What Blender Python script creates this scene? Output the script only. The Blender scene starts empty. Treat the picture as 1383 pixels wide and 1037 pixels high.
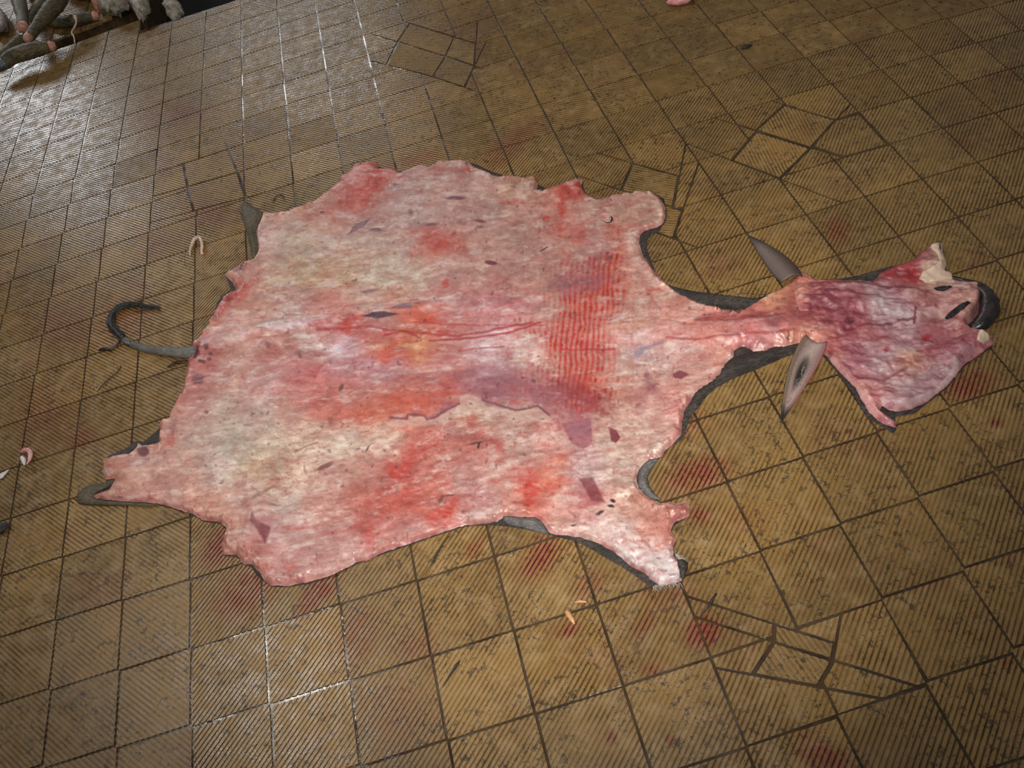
import bpy, bmesh, math, random
import numpy as np
from mathutils import Vector, Matrix
from mathutils.geometry import delaunay_2d_cdt

random.seed(4)
scn = bpy.context.scene
col = scn.collection

# ------------------------------------------------------------------ camera
W, H = 1383, 1037
TS = 0.2                                   # one floor tile is 20 cm
FPX = 1083.145
RW = np.array([[0.953332457268527, -0.23701805603127976, -0.18702851930522602],
               [-0.3018886212663093, -0.7390234211601416, -0.6022521426501418],
               [0.004526175900145868, 0.6306082968784291, -0.7760880682240953]])
CT = np.array([2.790211286446236, -5.856521757049693, 9.092423596380952])
CAMP = CT * TS
cd = bpy.data.cameras.new('camera')
cd.sensor_fit = 'HORIZONTAL'
cd.sensor_width = 36.0
cd.lens = FPX * 36.0 / W
cd.clip_start = 0.02
cam = bpy.data.objects.new('camera', cd)
col.objects.link(cam)
_m = np.eye(4)
_m[:3, :3] = (np.diag([1, -1, -1]) @ RW).T
_m[:3, 3] = CAMP
cam.matrix_world = Matrix(_m.tolist())
scn.camera = cam

# ------------------------------------------------------------------ light
scn.view_settings.view_transform = 'Standard'
scn.view_settings.look = 'None'
scn.view_settings.exposure = 0.0
scn.view_settings.gamma = 1.0
scn.view_settings.use_curve_mapping = False
wd = bpy.data.worlds.new('world')
scn.world = wd
wd.use_nodes = True
wd.node_tree.nodes['Background'].inputs[0].default_value = (1.0, 0.96, 0.92, 1)
wd.node_tree.nodes['Background'].inputs[1].default_value = 0.15


def area_light(name, loc, target, sx, sy, power, color):
    l = bpy.data.lights.new(name, 'AREA')
    l.shape = 'RECTANGLE'
    l.size = sx
    l.size_y = sy
    l.energy = power
    l.color = color
    o = bpy.data.objects.new(name, l)
    col.objects.link(o)
    o.location = loc
    o.rotation_euler = (Vector(target) - Vector(loc)).to_track_quat('-Z', 'Y').to_euler()
    return o


# the open doorway of the hall, far to the left
area_light('doorway_daylight', (-4.0, 9.0, 2.8), (-0.6, 2.2, 0), 1.3, 1.1, 84, (0.90, 0.95, 1.0))
# a roof light above and to the left of the hide
area_light('roof_light', (-2.0, 1.7, 4.6), (0.3, 0.6, 0), 0.9, 0.8, 50, (1.0, 0.97, 0.93))
# a smaller far window straight ahead
area_light('far_window', (-0.7, 9.4, 3.5), (0.0, 2.0, 0), 2.4, 0.8, 62, (0.95, 0.97, 1.0))
# the camera's own flash
fl = bpy.data.lights.new('camera_flash', 'SPOT')
fl.spot_size = math.radians(90)
fl.spot_blend = 1.0
fl.shadow_soft_size = 0.05
fl.energy = 265
fl.color = (1.0, 0.95, 0.88)
flo = bpy.data.objects.new('camera_flash', fl)
col.objects.link(flo)
flo.location = (CAMP[0] + 0.05, CAMP[1] - 0.02, CAMP[2] + 0.07)
flo.rotation_euler = (Vector((0.60, 1.02, 0)) - flo.location).to_track_quat('-Z', 'Y').to_euler()


# ------------------------------------------------------------------ helpers
def at(px, py, z=0.0):
    """point of the plane at height z seen at a place of the photograph"""
    d = np.array([(px - W / 2) / FPX, (py - H / 2) / FPX, 1.0]) @ RW
    s = (z - CAMP[2]) / d[2]
    return CAMP + d * s


def at_many(P, z=0.0):
    P = np.asarray(P, float)
    d = np.c_[(P[:, 0] - W / 2) / FPX, (P[:, 1] - H / 2) / FPX, np.ones(len(P))] @ RW.copy()
    s = (z - CAMP[2]) / d[:, 2]
    return CAMP + d * s[:, None]


def to_px(P):
    P = np.asarray(P, float)
    c = (P - CAMP) @ RW.T
    return np.c_[W / 2 + FPX * c[:, 0] / c[:, 2], H / 2 + FPX * c[:, 1] / c[:, 2]]


def rod(r):
    t = np.linalg.norm(r)
    k = r / t
    K = np.array([[0, -k[2], k[1]], [k[2], 0, -k[0]], [-k[1], k[0], 0]])
    return np.eye(3) + np.sin(t) * K + (1 - np.cos(t)) * K @ K


PD = [1132.1329647604832, np.array([-0.6886341920337294, 0.10502487410786146, -0.29529664562190094]),
      np.array([-2.354463902702577, 1.9801191324110672, 10.84636965214139]), -0.1058072239331979]
RD = rod(PD[1])


def grid_px(i, j):
    X = np.array([i, -j, 0.0])
    c = RD @ X + PD[2]
    x, y = c[0] / c[2], c[1] / c[2]
    d = 1 + PD[3] * (x * x + y * y)
    return W / 2 + PD[0] * x * d, H / 2 + PD[0] * y * d


def grid(i, j):
    """where the joint crossing (column i, row j) lies on the floor: the tiles are laid a little unevenly"""
    return at(*grid_px(i, j))[:2]


def _hash(ix, iy, seed):
    h = (ix.astype(np.int64) * 374761393 + iy.astype(np.int64) * 668265263 + seed * 974711) & 0xffffffff
    h = ((h ^ (h >> 13)) * 1274126177) & 0xffffffff
    h = (h ^ (h >> 16)) & 0xffffff
    return h / float(0xffffff)


def vnoise(x, y, seed=0):
    x0, y0 = np.floor(x), np.floor(y)
    fx, fy = x - x0, y - y0
    fx = fx * fx * (3 - 2 * fx)
    fy = fy * fy * (3 - 2 * fy)
    a, b = _hash(x0, y0, seed), _hash(x0 + 1, y0, seed)
    c, d = _hash(x0, y0 + 1, seed), _hash(x0 + 1, y0 + 1, seed)
    return (a * (1 - fx) + b * fx) * (1 - fy) + (c * (1 - fx) + d * fx) * fy


def fbm(x, y, seed=0, oct=4, gain=0.55):
    s, a, t = 0, 1.0, 0
    for k in range(oct):
        s = s + a * vnoise(x * 2 ** k + 17.3 * k, y * 2 ** k - 9.1 * k, seed + k)
        t += a
        a *= gain
    return s / t


def sstep(e0, e1, x):
    t = np.clip((x - e0) / (e1 - e0), 0, 1)
    return t * t * (3 - 2 * t)


def lin(c):
    c = np.asarray(c, float) / 255.0
    return np.where(c <= 0.04045, c / 12.92, ((c + 0.055) / 1.055) ** 2.4)


def link(name, me, parent=None, mats=()):
    o = bpy.data.objects.new(name, me)
    col.objects.link(o)
    if parent is not None:
        o.parent = parent
    for m in mats:
        me.materials.append(m)
    return o


def mesh_from(name, V, F, smooth=True):
    me = bpy.data.meshes.new(name)
    me.from_pydata([tuple(map(float, v)) for v in V], [], F)
    me.validate()
    if smooth:
        me.polygons.foreach_set('use_smooth', [True] * len(me.polygons))
    me.update()
    return me


def set_colors(me, C):
    a = me.color_attributes.new('skin_colour', 'FLOAT_COLOR', 'POINT')
    C = np.clip(np.c_[C, np.ones(len(C))], 0, 1).astype(np.float32)
    a.data.foreach_set('color', C.ravel())


def tag(o, label=None, cat=None, group=None, kind=None):
    if label:
        o['label'] = label
    if cat:
        o['category'] = cat
    if group:
        o['group'] = group
    if kind:
        o['kind'] = kind
    return o


def empty(name, loc):
    o = bpy.data.objects.new(name, None)
    o.empty_display_size = 0.05
    o.location = loc
    col.objects.link(o)
    return o


# node shorthand
class NT:
    def __init__(self, name):
        self.m = bpy.data.materials.new(name)
        self.m.use_nodes = True
        self.t = self.m.node_tree
        self.b = self.t.nodes['Principled BSDF']

    def n(self, kind, **kw):
        x = self.t.nodes.new(kind)
        for k, v in kw.items():
            setattr(x, k, v)
        return x

    def put(self, sock, v):
        if isinstance(v, bpy.types.NodeSocket):
            self.t.links.new(v, sock)
        elif isinstance(v, (tuple, list)) and len(v) == 3 and sock.type == 'RGBA':
            sock.default_value = (*v, 1)
        else:
            sock.default_value = v

    def math(self, op, a, b=0.0, c=0.0, clamp=False):
        x = self.n('ShaderNodeMath', operation=op, use_clamp=clamp)
        for s, v in zip(x.inputs, (a, b, c)):
            self.put(s, v)
        return x.outputs[0]

    def mix(self, f, a, b, blend='MIX'):
        x = self.n('ShaderNodeMix', data_type='RGBA', blend_type=blend)
        self.put(x.inputs[0], f)
        self.put(x.inputs[6], a)
        self.put(x.inputs[7], b)
        return x.outputs[2]

    def ramp(self, v, lo, hi, o0=0.0, o1=1.0):
        x = self.n('ShaderNodeMapRange', interpolation_type='SMOOTHSTEP')
        for s, q in zip(x.inputs, (v, lo, hi, o0, o1)):
            self.put(s, q)
        return x.outputs[0]

    def noise(self, vec, scale, detail=3.0, rough=0.55):
        x = self.n('ShaderNodeTexNoise')
        self.put(x.inputs['Vector'], vec)
        x.inputs['Scale'].default_value = scale
        x.inputs['Detail'].default_value = detail
        x.inputs['Roughness'].default_value = rough
        return x.outputs['Fac']

    def bump(self, h, strength, dist, normal=None):
        x = self.n('ShaderNodeBump')
        x.inputs['Strength'].default_value = strength
        x.inputs['Distance'].default_value = dist
        self.put(x.inputs['Height'], h)
        if normal is not None:
            self.put(x.inputs['Normal'], normal)
        return x.outputs[0]


# stains of blood spread on the floor: place, half length, half width, turn, strength
STAINS = [
    (950, 852, 26, 34, 60, 1.0), (942, 640, 30, 60, 75, .8), (945, 695, 22, 20, 0, .6), (728, 752, 46, 28, -50, .8),
    (210, 160, 60, 40, 0, .35), (245, 150, 40, 20, 0, .55), (170, 425, 60, 40, -20, .45), (90, 440, 70, 50, 0, .40),
    (60, 560, 60, 60, 0, .35), (110, 590, 30, 26, 0, .5), (300, 735, 46, 26, -50, .85), (330, 800, 60, 40, -40, .6), (430, 800, 50, 22, -50, .75),
    (480, 860, 40, 60, 30, .35), (560, 870, 40, 30, 0, .3), (880, 905, 22, 16, 0, .55), (768, 850, 24, 14, -20, .7), (640, 740, 26, 14, -40, .5),
    (825, 995, 12, 12, 0, .7), (905, 1000, 10, 10, 0, .6), (1115, 1022, 46, 22, 10, .9), (1090, 1000, 30, 30, 0, .35), (1310, 520, 46, 26, -15, .7),
    (1345, 570, 14, 10, 0, .6), (1360, 895, 14, 10, 0, .5), (795, 790, 34, 24, -50, .4), (900, 800, 50, 30, 0, .35), (285, 290, 40, 24, 0, .45),
    (560, 215, 60, 14, -15, .4), (690, 195, 70, 24, -40, .45), (640, 30, 60, 40, 0, .22), (1130, 310, 22, 26, 0, .5), (540, 960, 60, 60, 0, .25),
    (870, 840, 30, 16, -60, .5), (1005, 700, 40, 30, 0, .3), (215, 330, 50, 30, 0, .25), (130, 800, 60, 40, 0, .25), (930, 570, 30, 40, 70, .4),
]


def blood_mask(nt, pos, nz):
    total = None
    for (x, y, a, b, ang, s) in STAINS:
        c = at(x, y)
        e1 = at(x + a * math.cos(math.radians(ang)), y + a * math.sin(math.radians(ang))) - c
        e2 = at(x - b * math.sin(math.radians(ang)), y + b * math.cos(math.radians(ang))) - c
        M = np.linalg.inv(np.array([[e1[0], e2[0]], [e1[1], e2[1]]]))
        dx = nt.n('ShaderNodeVectorMath', operation='SUBTRACT')
        nt.put(dx.inputs[0], pos)
        dx.inputs[1].default_value = (c[0], c[1], 0)
        l = []
        for r in (0, 1):
            d = nt.n('ShaderNodeVectorMath', operation='DOT_PRODUCT')
            nt.put(d.inputs[0], dx.outputs[0])
            d.inputs[1].default_value = (M[r, 0], M[r, 1], 0)
            l.append(d.outputs['Value'])
        q = nt.math('SQRT', nt.math('MULTIPLY_ADD', l[0], l[0], nt.math('MULTIPLY', l[1], l[1])))
        w = nt.ramp(q, 1.25, 0.1, 0.0, s)
        total = w if total is None else nt.math('MAXIMUM', total, w)
    return nt.math('MULTIPLY', total, nz)


def tile_material(name, groove):
    nt = NT(name)
    g = nt.n('ShaderNodeNewGeometry')
    pos = g.outputs['Position']
    oi = nt.n('ShaderNodeObjectInfo')
    sep = nt.n('ShaderNodeSeparateColor')
    nt.put(sep.inputs[0], oi.outputs['Color'])
    n_big = nt.noise(pos, 3.2, 3)
    n_mid = nt.noise(pos, 22, 4, .6)
    n_fine = nt.noise(pos, 85, 4, .65)
    n_grain = nt.noise(pos, 320, 2)
    c = nt.mix(nt.ramp(n_big, .35, .68), TILE_A, TILE_B)
    c = nt.mix(nt.ramp(n_mid, .45, .75), c, TILE_C)
    tint = nt.n('ShaderNodeMix', data_type='RGBA', blend_type='MULTIPLY')
    tint.inputs[0].default_value = 1.0
    comb = nt.n('ShaderNodeCombineColor')
    for k in range(3):
        nt.put(comb.inputs[k], sep.outputs[0])
    nt.put(tint.inputs[6], c)
    nt.put(tint.inputs[7], comb.outputs[0])
    c = tint.outputs[2]
    c = nt.mix(nt.math('MULTIPLY', nt.ramp(n_fine, .52, .72), .22), c, (0.34, 0.25, 0.12))
    n_fill = nt.noise(pos, 5.5, 3, .6)
    if groove:
        fill = nt.math('MULTIPLY', nt.ramp(n_fill, .40, .60, 1.0, .22), nt.ramp(n_mid, .36, .66, 1.0, .55))
        c = nt.mix(fill, c, GROOVE)
    # chipped and grimy specks
    n_sp = nt.noise(pos, 50, 4, .75)
    n_pt = nt.noise(pos, 9, 3, .6)
    spk = nt.math('MULTIPLY', nt.ramp(n_sp, .55, .60), nt.ramp(n_pt, .38, .55))
    spk2 = nt.math('MULTIPLY', nt.ramp(nt.noise(pos, 150, 2), .62, .66), nt.ramp(n_pt, .36, .55))
    spk = nt.math('MAXIMUM', spk, spk2)
    c = nt.mix(nt.math('MULTIPLY', spk, .84), c, GRIME)
    rst = nt.math('MULTIPLY', nt.ramp(nt.noise(pos, 46, 4, .7), .55, .64), nt.ramp(nt.noise(pos, 7, 2), .42, .60))
    c = nt.mix(nt.math('MULTIPLY', rst, .45), c, (0.20, 0.070, 0.030))
    # blood
    bn = nt.ramp(nt.math('MULTIPLY_ADD', n_fine, .6, nt.math('MULTIPLY', n_mid, .5)), .36, .60)
    bl = blood_mask(nt, pos, bn)
    wash = nt.math('MULTIPLY', nt.ramp(nt.noise(pos, 6.5, 3), .50, .75), sep.outputs[1])
    bl = nt.math('MAXIMUM', bl, nt.math('MULTIPLY', wash, .42))
    if groove:
        bl = nt.math('MULTIPLY', bl, 1.8, clamp=True)
        c = nt.mix(bl, c, (0.085, 0.007, 0.006))
    else:
        c = nt.mix(nt.math('MULTIPLY', bl, .80), c, (0.22, 0.026, 0.018))
    nt.put(nt.b.inputs['Base Color'], c)
    rgh = nt.ramp(n_mid, .36, .70, .24, .44)
    rgh = nt.math('ADD', rgh, sep.outputs[2], clamp=True)
    nt.put(nt.b.inputs['Roughness'], rgh)
    h = nt.math('MULTIPLY_ADD', n_fine, 1.0, nt.math('MULTIPLY', n_grain, .45))
    nt.put(nt.b.inputs['Normal'], nt.bump(h, .30, .0020))
    nt.b.inputs['Specular IOR Level'].default_value = .5
    return nt.m


TILE_A = (0.285, 0.168, 0.052)
TILE_B = (0.215, 0.134, 0.050)
TILE_C = (0.31, 0.198, 0.082)
GROOVE = (0.115, 0.066, 0.024)
GRIME = (0.050, 0.037, 0.022)
M_RIB = tile_material('ochre_tile_rib', False)
M_GRV = tile_material('grimy_tile_groove', True)


def simple_mat(name, a, b, scale, rough, bump=.3, bdist=.004, spec=.5, detail=4):
    nt = NT(name)
    tc = nt.n('ShaderNodeTexCoord')
    n = nt.noise(tc.outputs['Object'], scale, detail)
    n2 = nt.noise(tc.outputs['Object'], scale * 5, 3)
    c = nt.mix(nt.ramp(n, .35, .68), a, b)
    nt.put(nt.b.inputs['Base Color'], c)
    nt.b.inputs['Roughness'].default_value = rough
    nt.b.inputs['Specular IOR Level'].default_value = spec
    nt.put(nt.b.inputs['Normal'], nt.bump(nt.math('ADD', n, nt.math('MULTIPLY', n2, .5)), bump, bdist))
    return nt.m


M_JOINT = simple_mat('wet_dark_joint', (0.035, 0.022, 0.012), (0.085, 0.052, 0.025), 14, .14, .35, .003)
_nt = M_JOINT.node_tree
_b = _nt.nodes['Principled BSDF']
_g = _nt.nodes.new('ShaderNodeNewGeometry')
_n = _nt.nodes.new('ShaderNodeTexNoise')
_n.inputs['Scale'].default_value = 5.0
_r = _nt.nodes.new('ShaderNodeMapRange')
_r.inputs[1].default_value, _r.inputs[2].default_value, _r.inputs[3].default_value, _r.inputs[4].default_value = .44, .62, .10, .45
_nt.links.new(_g.outputs['Position'], _n.inputs['Vector'])
_nt.links.new(_n.outputs['Fac'], _r.inputs[0])
_nt.links.new(_r.outputs[0], _b.inputs['Roughness'])
M_DRAIN = simple_mat('black_wet_channel', (0.002, 0.002, 0.0015), (0.005, 0.0045, 0.004), 9, .8, .3, .004, .08)


# ------------------------------------------------------------------ the floor
def clip_half(P, a, n):
    """keep the part of convex polygon P where (p-a).n <= 0"""
    out = []
    for k in range(len(P)):
        p, q = P[k], P[(k + 1) % len(P)]
        dp, dq = np.dot(p - a, n), np.dot(q - a, n)
        if dp <= 0:
            out.append(p)
        if dp * dq < 0:
            out.append(p + (q - p) * (dp / (dp - dq)))
    return out


def area(P):
    P = np.asarray(P)
    if len(P) < 3:
        return 0
    x, y = P[:, 0], P[:, 1]
    return 0.5 * np.sum(x * np.roll(y, -1) - np.roll(x, -1) * y)


DEPTH = 0.0030
PITCH = 0.0114


def tile_geo(P, ang, V, F, MI, z0=0.0):
    """a ribbed tile: base slab in the groove material, every rib a raised bar. P is convex and counter-clockwise"""
    n = len(P)
    b = len(V)
    for p in P:
        V.append((p[0], p[1], z0 - DEPTH))
    for p in P:
        V.append((p[0], p[1], z0 - 0.012))
    F.append(list(range(b, b + n)))
    MI.append(1)
    for k in range(n):
        F.append([b + (k + 1) % n, b + k, b + n + k, b + n + (k + 1) % n])
        MI.append(1)
    d = np.array([math.cos(ang), math.sin(ang)])
    nn = np.array([-d[1], d[0]])
    v = [np.dot(p, nn) for p in P]
    k0, k1 = math.floor(min(v) / PITCH) - 1, math.ceil(max(v) / PITCH) + 1
    for k in range(k0, k1):
        lo, hi = k * PITCH, (k + .60) * PITCH
        Q = clip_half(P, nn * hi, nn)
        if len(Q) >= 3:
            Q = clip_half(Q, nn * lo, -nn)
        if len(Q) < 3 or area(Q) < 3e-6:
            continue
        b = len(V)
        m = len(Q)
        for q in Q:
            V.append((q[0], q[1], z0))
        for q in Q:
            V.append((q[0], q[1], z0 - DEPTH))
        F.append(list(range(b, b + m)))
        MI.append(0)
        for e in range(m):
            F.append([b + (e + 1) % m, b + e, b + m + e, b + m + (e + 1) % m])
            MI.append(1)


def tile_mesh(name, P, ang):
    V, F, MI = [], [], []
    tile_geo(P, ang, V, F, MI)
    me = mesh_from(name, V, F, smooth=False)
    me.polygons.foreach_set('material_index', MI[:len(me.polygons)])
    me.materials.append(M_RIB)
    me.materials.append(M_GRV)
    return me


GAP = 0.034                                  # joint, as a share of a tile
h = TS * (1 - GAP) / 2
SQ = [np.array(p) for p in ((-h, -h), (h, -h), (h, h), (-h, h))]
ME_SLASH = tile_mesh('tile_ribbed_one_way', SQ, math.radians(45))
ME_BACK = tile_mesh('tile_ribbed_other_way', SQ, math.radians(-45))


def px_dir(x, y, dx, dy):
    a, b = at(x - dx * 5, y - dy * 5), at(x + dx * 5, y + dy * 5)
    return math.atan2(b[1] - a[1], b[0] - a[0])


# tiles set askew in the regular grid: corners, direction of the ribs
ODD = [
    ([(1060, 142), (1127, 162), (1095, 198), (1023, 175)], (.46, .88)),
    ([(1022, 178), (1093, 200), (1053, 240), (990, 216)], (.46, .88)),
    ([(1098, 197), (1128, 163), (1161, 154), (1198, 195), (1141, 211)], (.34, -.94)),
    ([(554, 32), (613, 50), (601, 75), (538, 56)], (1, .03)),
    ([(538, 57), (601, 76), (584, 103), (523, 87)], (1, .02)),
    ([(613, 50), (642, 59), (640, 88), (602, 75)], (1, .03)),
    ([(602, 77), (640, 89), (627, 117), (585, 103)], (1, .02)),
    ([(248, 221), (307, 202), (320, 232), (254, 251)], (1, .22)),
    ([(254, 252), (320, 233), (331, 266), (262, 284)], (1, .22)),
    ([(855, 221), (916, 238), (908, 279), (840, 256)], (1, .20)),
    ([(878, 270), (921, 285), (909, 321), (884, 312)], (1, .10)),
    ([(1047, 843), (1127, 868), (1123, 890), (1046, 866)], (.58, .81)),
    ([(1046, 867), (1124, 892), (1104, 926), (1018, 910)], (.58, .81)),
]


def ccw(P):
    return P if area(P) > 0 else P[::-1]


def centroid(P):
    return sum(P) / len(P)


def shrink(P, g):
    out = [p.copy() for p in P]
    for k in range(len(P)):
        a, b = P[k], P[(k + 1) % len(P)]
        e = (b - a) / np.linalg.norm(b - a)
        nrm = np.array([e[1], -e[0]])
        out = clip_half(out, a - nrm * g, nrm)
        if len(out) < 3:
            return []
    return out


odd_polys = []
for P, d in ODD:
    Q = ccw([at(*p)[:2] for p in P])
    cx, cy = np.mean([p[0] for p in P]), np.mean([p[1] for p in P])
    odd_polys.append((Q, px_dir(cx, cy, *d)))

floor_me = bpy.data.meshes.new('floor')
bm = bmesh.new()
ROW_L, ROW_R, COL_S = 18.45, 17.45, -4.0
eR, eL, eS = grid(-1, ROW_R)[1], grid(-6, ROW_L)[1], grid(COL_S, 18)[0]
edge = np.array([(-2.6, -2.2), (4.2, -2.2), (4.2, eR), (eS, eR), (eS, eL), (-2.4, eL)])
top = [bm.verts.new((p[0], p[1], -0.0038)) for p in edge]
bot = [bm.verts.new((p[0], p[1], -0.30)) for p in edge]
bm.faces.new(top)
for k in range(6):
    bm.faces.new([top[(k + 1) % 6], top[k], bot[k], bot[(k + 1) % 6]])
bm.to_mesh(floor_me)
bm.free()
floor = link('floor', floor_me, None, [M_JOINT])
tag(floor, kind='structure')

HIDE_BOX = [(380, 300), (870, 340), (900, 440), (880, 600), (700, 690), (400, 760), (300, 660), (290, 480)]


def in_poly(P, Q):
    P, Q = np.asarray(P, float), np.asarray(Q, float)
    r = np.zeros(len(P), bool)
    j = len(Q) - 1
    for i in range(len(Q)):
        xi, yi, xj, yj = Q[i, 0], Q[i, 1], Q[j, 0], Q[j, 1]
        if yi != yj:
            r ^= ((yi > P[:, 1]) != (yj > P[:, 1])) & (P[:, 0] < (xj - xi) * (P[:, 1] - yi) / (yj - yi) + xi)
        j = i
    return r


# tiles worn smooth, holding a film of water
SHEEN = {(-7, 13): -.34, (-7, 14): -.34, (-7, 15): -.18, (-7, 16): -.15, (-6, 16): -.12, (-6, 17): -.2, (-5, 17): -.2, (-8, 16): -.1, (-8, 17): -.12,
         (-2, -2): -.22, (-2, -3): -.18, (-1, -2): -.10, (-1, -3): -.16, (0, -3): -.10, (2, 12): -.14, (3, 12): -.18, (3, 11): -.1, (4, 12): -.12}
cells = []
for i in range(-16, 26):
    for j in range(-11, 19):
        j1 = j + 1
        top_row = ROW_L if i < COL_S else ROW_R
        if j >= top_row - 0.1:
            continue
        j1 = min(j1, top_row)
        cc = RD @ np.array([i + .5, -(j + .5), 0.0]) + PD[2]
        if (cc[0] ** 2 + cc[1] ** 2) / cc[2] ** 2 > 1.25:
            continue
        q = np.array([grid_px(a, b) for a, b in ((i, j), (i + 1, j), (i + 1, j1), (i, j1))])
        if q[:, 0].max() < -170 or q[:, 0].min() > W + 170 or q[:, 1].max() < -130 or q[:, 1].min() > H + 170:
            continue
        off = q[:, 0].max() < 0 or q[:, 0].min() > W or q[:, 1].max() < 0 or q[:, 1].min() > H
        hid = in_poly(q, HIDE_BOX).all()
        cells.append((0 if (off or hid) else abs(area(q)), i, j, j1))
cells.sort(key=lambda c: -c[0])


def corners(i, j, j1):
    return [grid(i, j), grid(i + 1, j), grid(i + 1, j1), grid(i, j1)]


def tile_colour(i, j):
    r = random.Random(i * 131 + j * 7)
    t = r.uniform(.84, 1.14)
    if j <= -1 and i <= -3:
        t *= .92
    g = r.uniform(0, .55)
    if i < -1 and j > 4:
        g += .35
    if j >= 7 and i < 8:
        g += .15
    b = r.uniform(-.13, .13)
    if i > 8:
        b += .14
    if (i, j) in SHEEN:
        b = SHEEN[(i, j)]
    elif i < -2 and j > 9:
        b += .10
    return (t, min(g, 1), b, 1)


def tile_label(o):
    return o


stuffV, stuffF, stuffM = [], [], []
n_parts = 0
for a, i, j, j1 in cells:
    C = corners(i, j, j1)
    slash = (i >= -2 and j < 7)
    hit = [k for k, (Q, _) in enumerate(odd_polys)
           if np.hypot(*(centroid(Q) - centroid(C))) < .30]
    pieces = None
    if hit:
        pieces = [C]
        cut = False
        for k in hit:
            Q = [p + (p - centroid(odd_polys[k][0])) * .05 for p in odd_polys[k][0]]
            nxt = []
            for P in pieces:
                rest = P
                outs = []
                for e in range(len(Q)):
                    s, t = Q[e], Q[(e + 1) % len(Q)]
                    nrm = np.array([(t - s)[1], -(t - s)[0]])
                    o_ = clip_half(rest, s, -nrm)
                    if len(o_) >= 3 and area(o_) > 1e-7:
                        outs.append(o_)
                    rest = clip_half(rest, s, nrm)
                    if len(rest) < 3:
                        break
                if len(rest) >= 3 and area(rest) > 1e-6:
                    cut = True
                    nxt += outs
                else:
                    nxt.append(P)
            pieces = nxt
        if not cut:
            pieces = None
    if pieces is None:
        ux = (C[1] - C[0] + C[2] - C[3]) / 2
        uy = (C[3] - C[0] + C[2] - C[1]) / 2
        ctr = centroid(C)
        rot = (math.atan2(ux[1], ux[0]) + math.atan2(-uy[0], uy[1])) / 2
        if n_parts < 285 and a > 0:
            o = bpy.data.objects.new('tile', ME_SLASH if slash else ME_BACK)
            col.objects.link(o)
            o.parent = floor
            r = random.Random(i * 31 + j * 17)
            o.location = (ctr[0], ctr[1], r.uniform(-.0002, .0))
            o.rotation_euler = (r.gauss(0, .0022), r.gauss(0, .0022), rot)
            o.scale = (np.hypot(*ux) / TS, np.hypot(*uy) / TS, 1)
            o.color = tile_colour(i, j)
            n_parts += 1
        else:
            P = shrink(ccw(C), TS * GAP / 2)
            if len(P) >= 3:
                tile_geo(P, rot + math.radians(45 if slash else -45), stuffV, stuffF, stuffM)
    else:
        for P in pieces:
            P = shrink(ccw(P), TS * GAP / 2)
            if len(P) < 3 or area(P) < 1.2e-4:
                continue
            c = centroid(P)
            me = tile_mesh('tile_offcut', [p - c for p in P], math.radians(45 if slash else -45))
            o = link('tile', me, floor)
            o.location = (c[0], c[1], 0)
            o.color = tile_colour(i, j)
            n_parts += 1
for Q, ang in odd_polys:
    P = shrink(Q, TS * GAP / 2)
    c = centroid(P)
    o = link('tile', tile_mesh('tile_askew', [p - c for p in P], ang), floor)
    o.location = (c[0], c[1], 0)
    o.color = tile_colour(int(c[0] * 40), int(c[1] * 40))
    n_parts += 1
me = mesh_from('tile_field', stuffV, stuffF, smooth=False)
me.polygons.foreach_set('material_index', stuffM[:len(me.polygons)])
o = link('tile_field', me, floor, [M_RIB, M_GRV])
o.color = (1, .3, .03, 1)
tag(o, kind='stuff')
print('tiles as parts:', n_parts)

# the drain channel behind the floor and the ledge on its far side
ROW_G = 19.25


def slab(name, pts, z1, z0, mat):
    V = [(p[0], p[1], z1) for p in pts] + [(p[0], p[1], z0) for p in pts]
    n = len(pts)
    F = [list(range(n))] + [[(k + 1) % n, k, n + k, n + (k + 1) % n] for k in range(n)]
    o = link(name, mesh_from(name, V, F, smooth=False), None, [mat])
    tag(o, kind='structure')
    return o


slab('trim_1', [(-3.2, 3.2), (3.6, 3.2), (3.6, 7), (-3.2, 7)], -.28, -.32, M_DRAIN)
ledge = slab('floor.001', [(-3.2, grid(-7, ROW_G)[1]), (eS - .02, grid(-5, ROW_G)[1]), (eS - .02, 6.2), (-3.2, 6.2)], -.0055, -.27, M_JOINT)
for i in range(-14, -5):
    for j in range(0, 6):
        C = corners(i, ROW_G + j, ROW_G + j + 1)
        P = shrink(ccw(C), TS * GAP / 2)
        if len(P) < 3:
            continue
        c = centroid(P)
        q = to_px(np.array([[c[0], c[1], 0]]))[0]
        if q[0] < -60 or q[1] < -40:
            continue
        o = link('tile', tile_mesh('tile_ledge', [p - c for p in P], math.radians(-45)), ledge)
        o.location = (c[0], c[1], 0)
        o.color = tile_colour(i, j + 19)


# ------------------------------------------------------------------ the hide
def P_(s):
    v = [float(t) for t in s.replace(';', ',').split(',')]
    return np.array(v).reshape(-1, 2)


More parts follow.
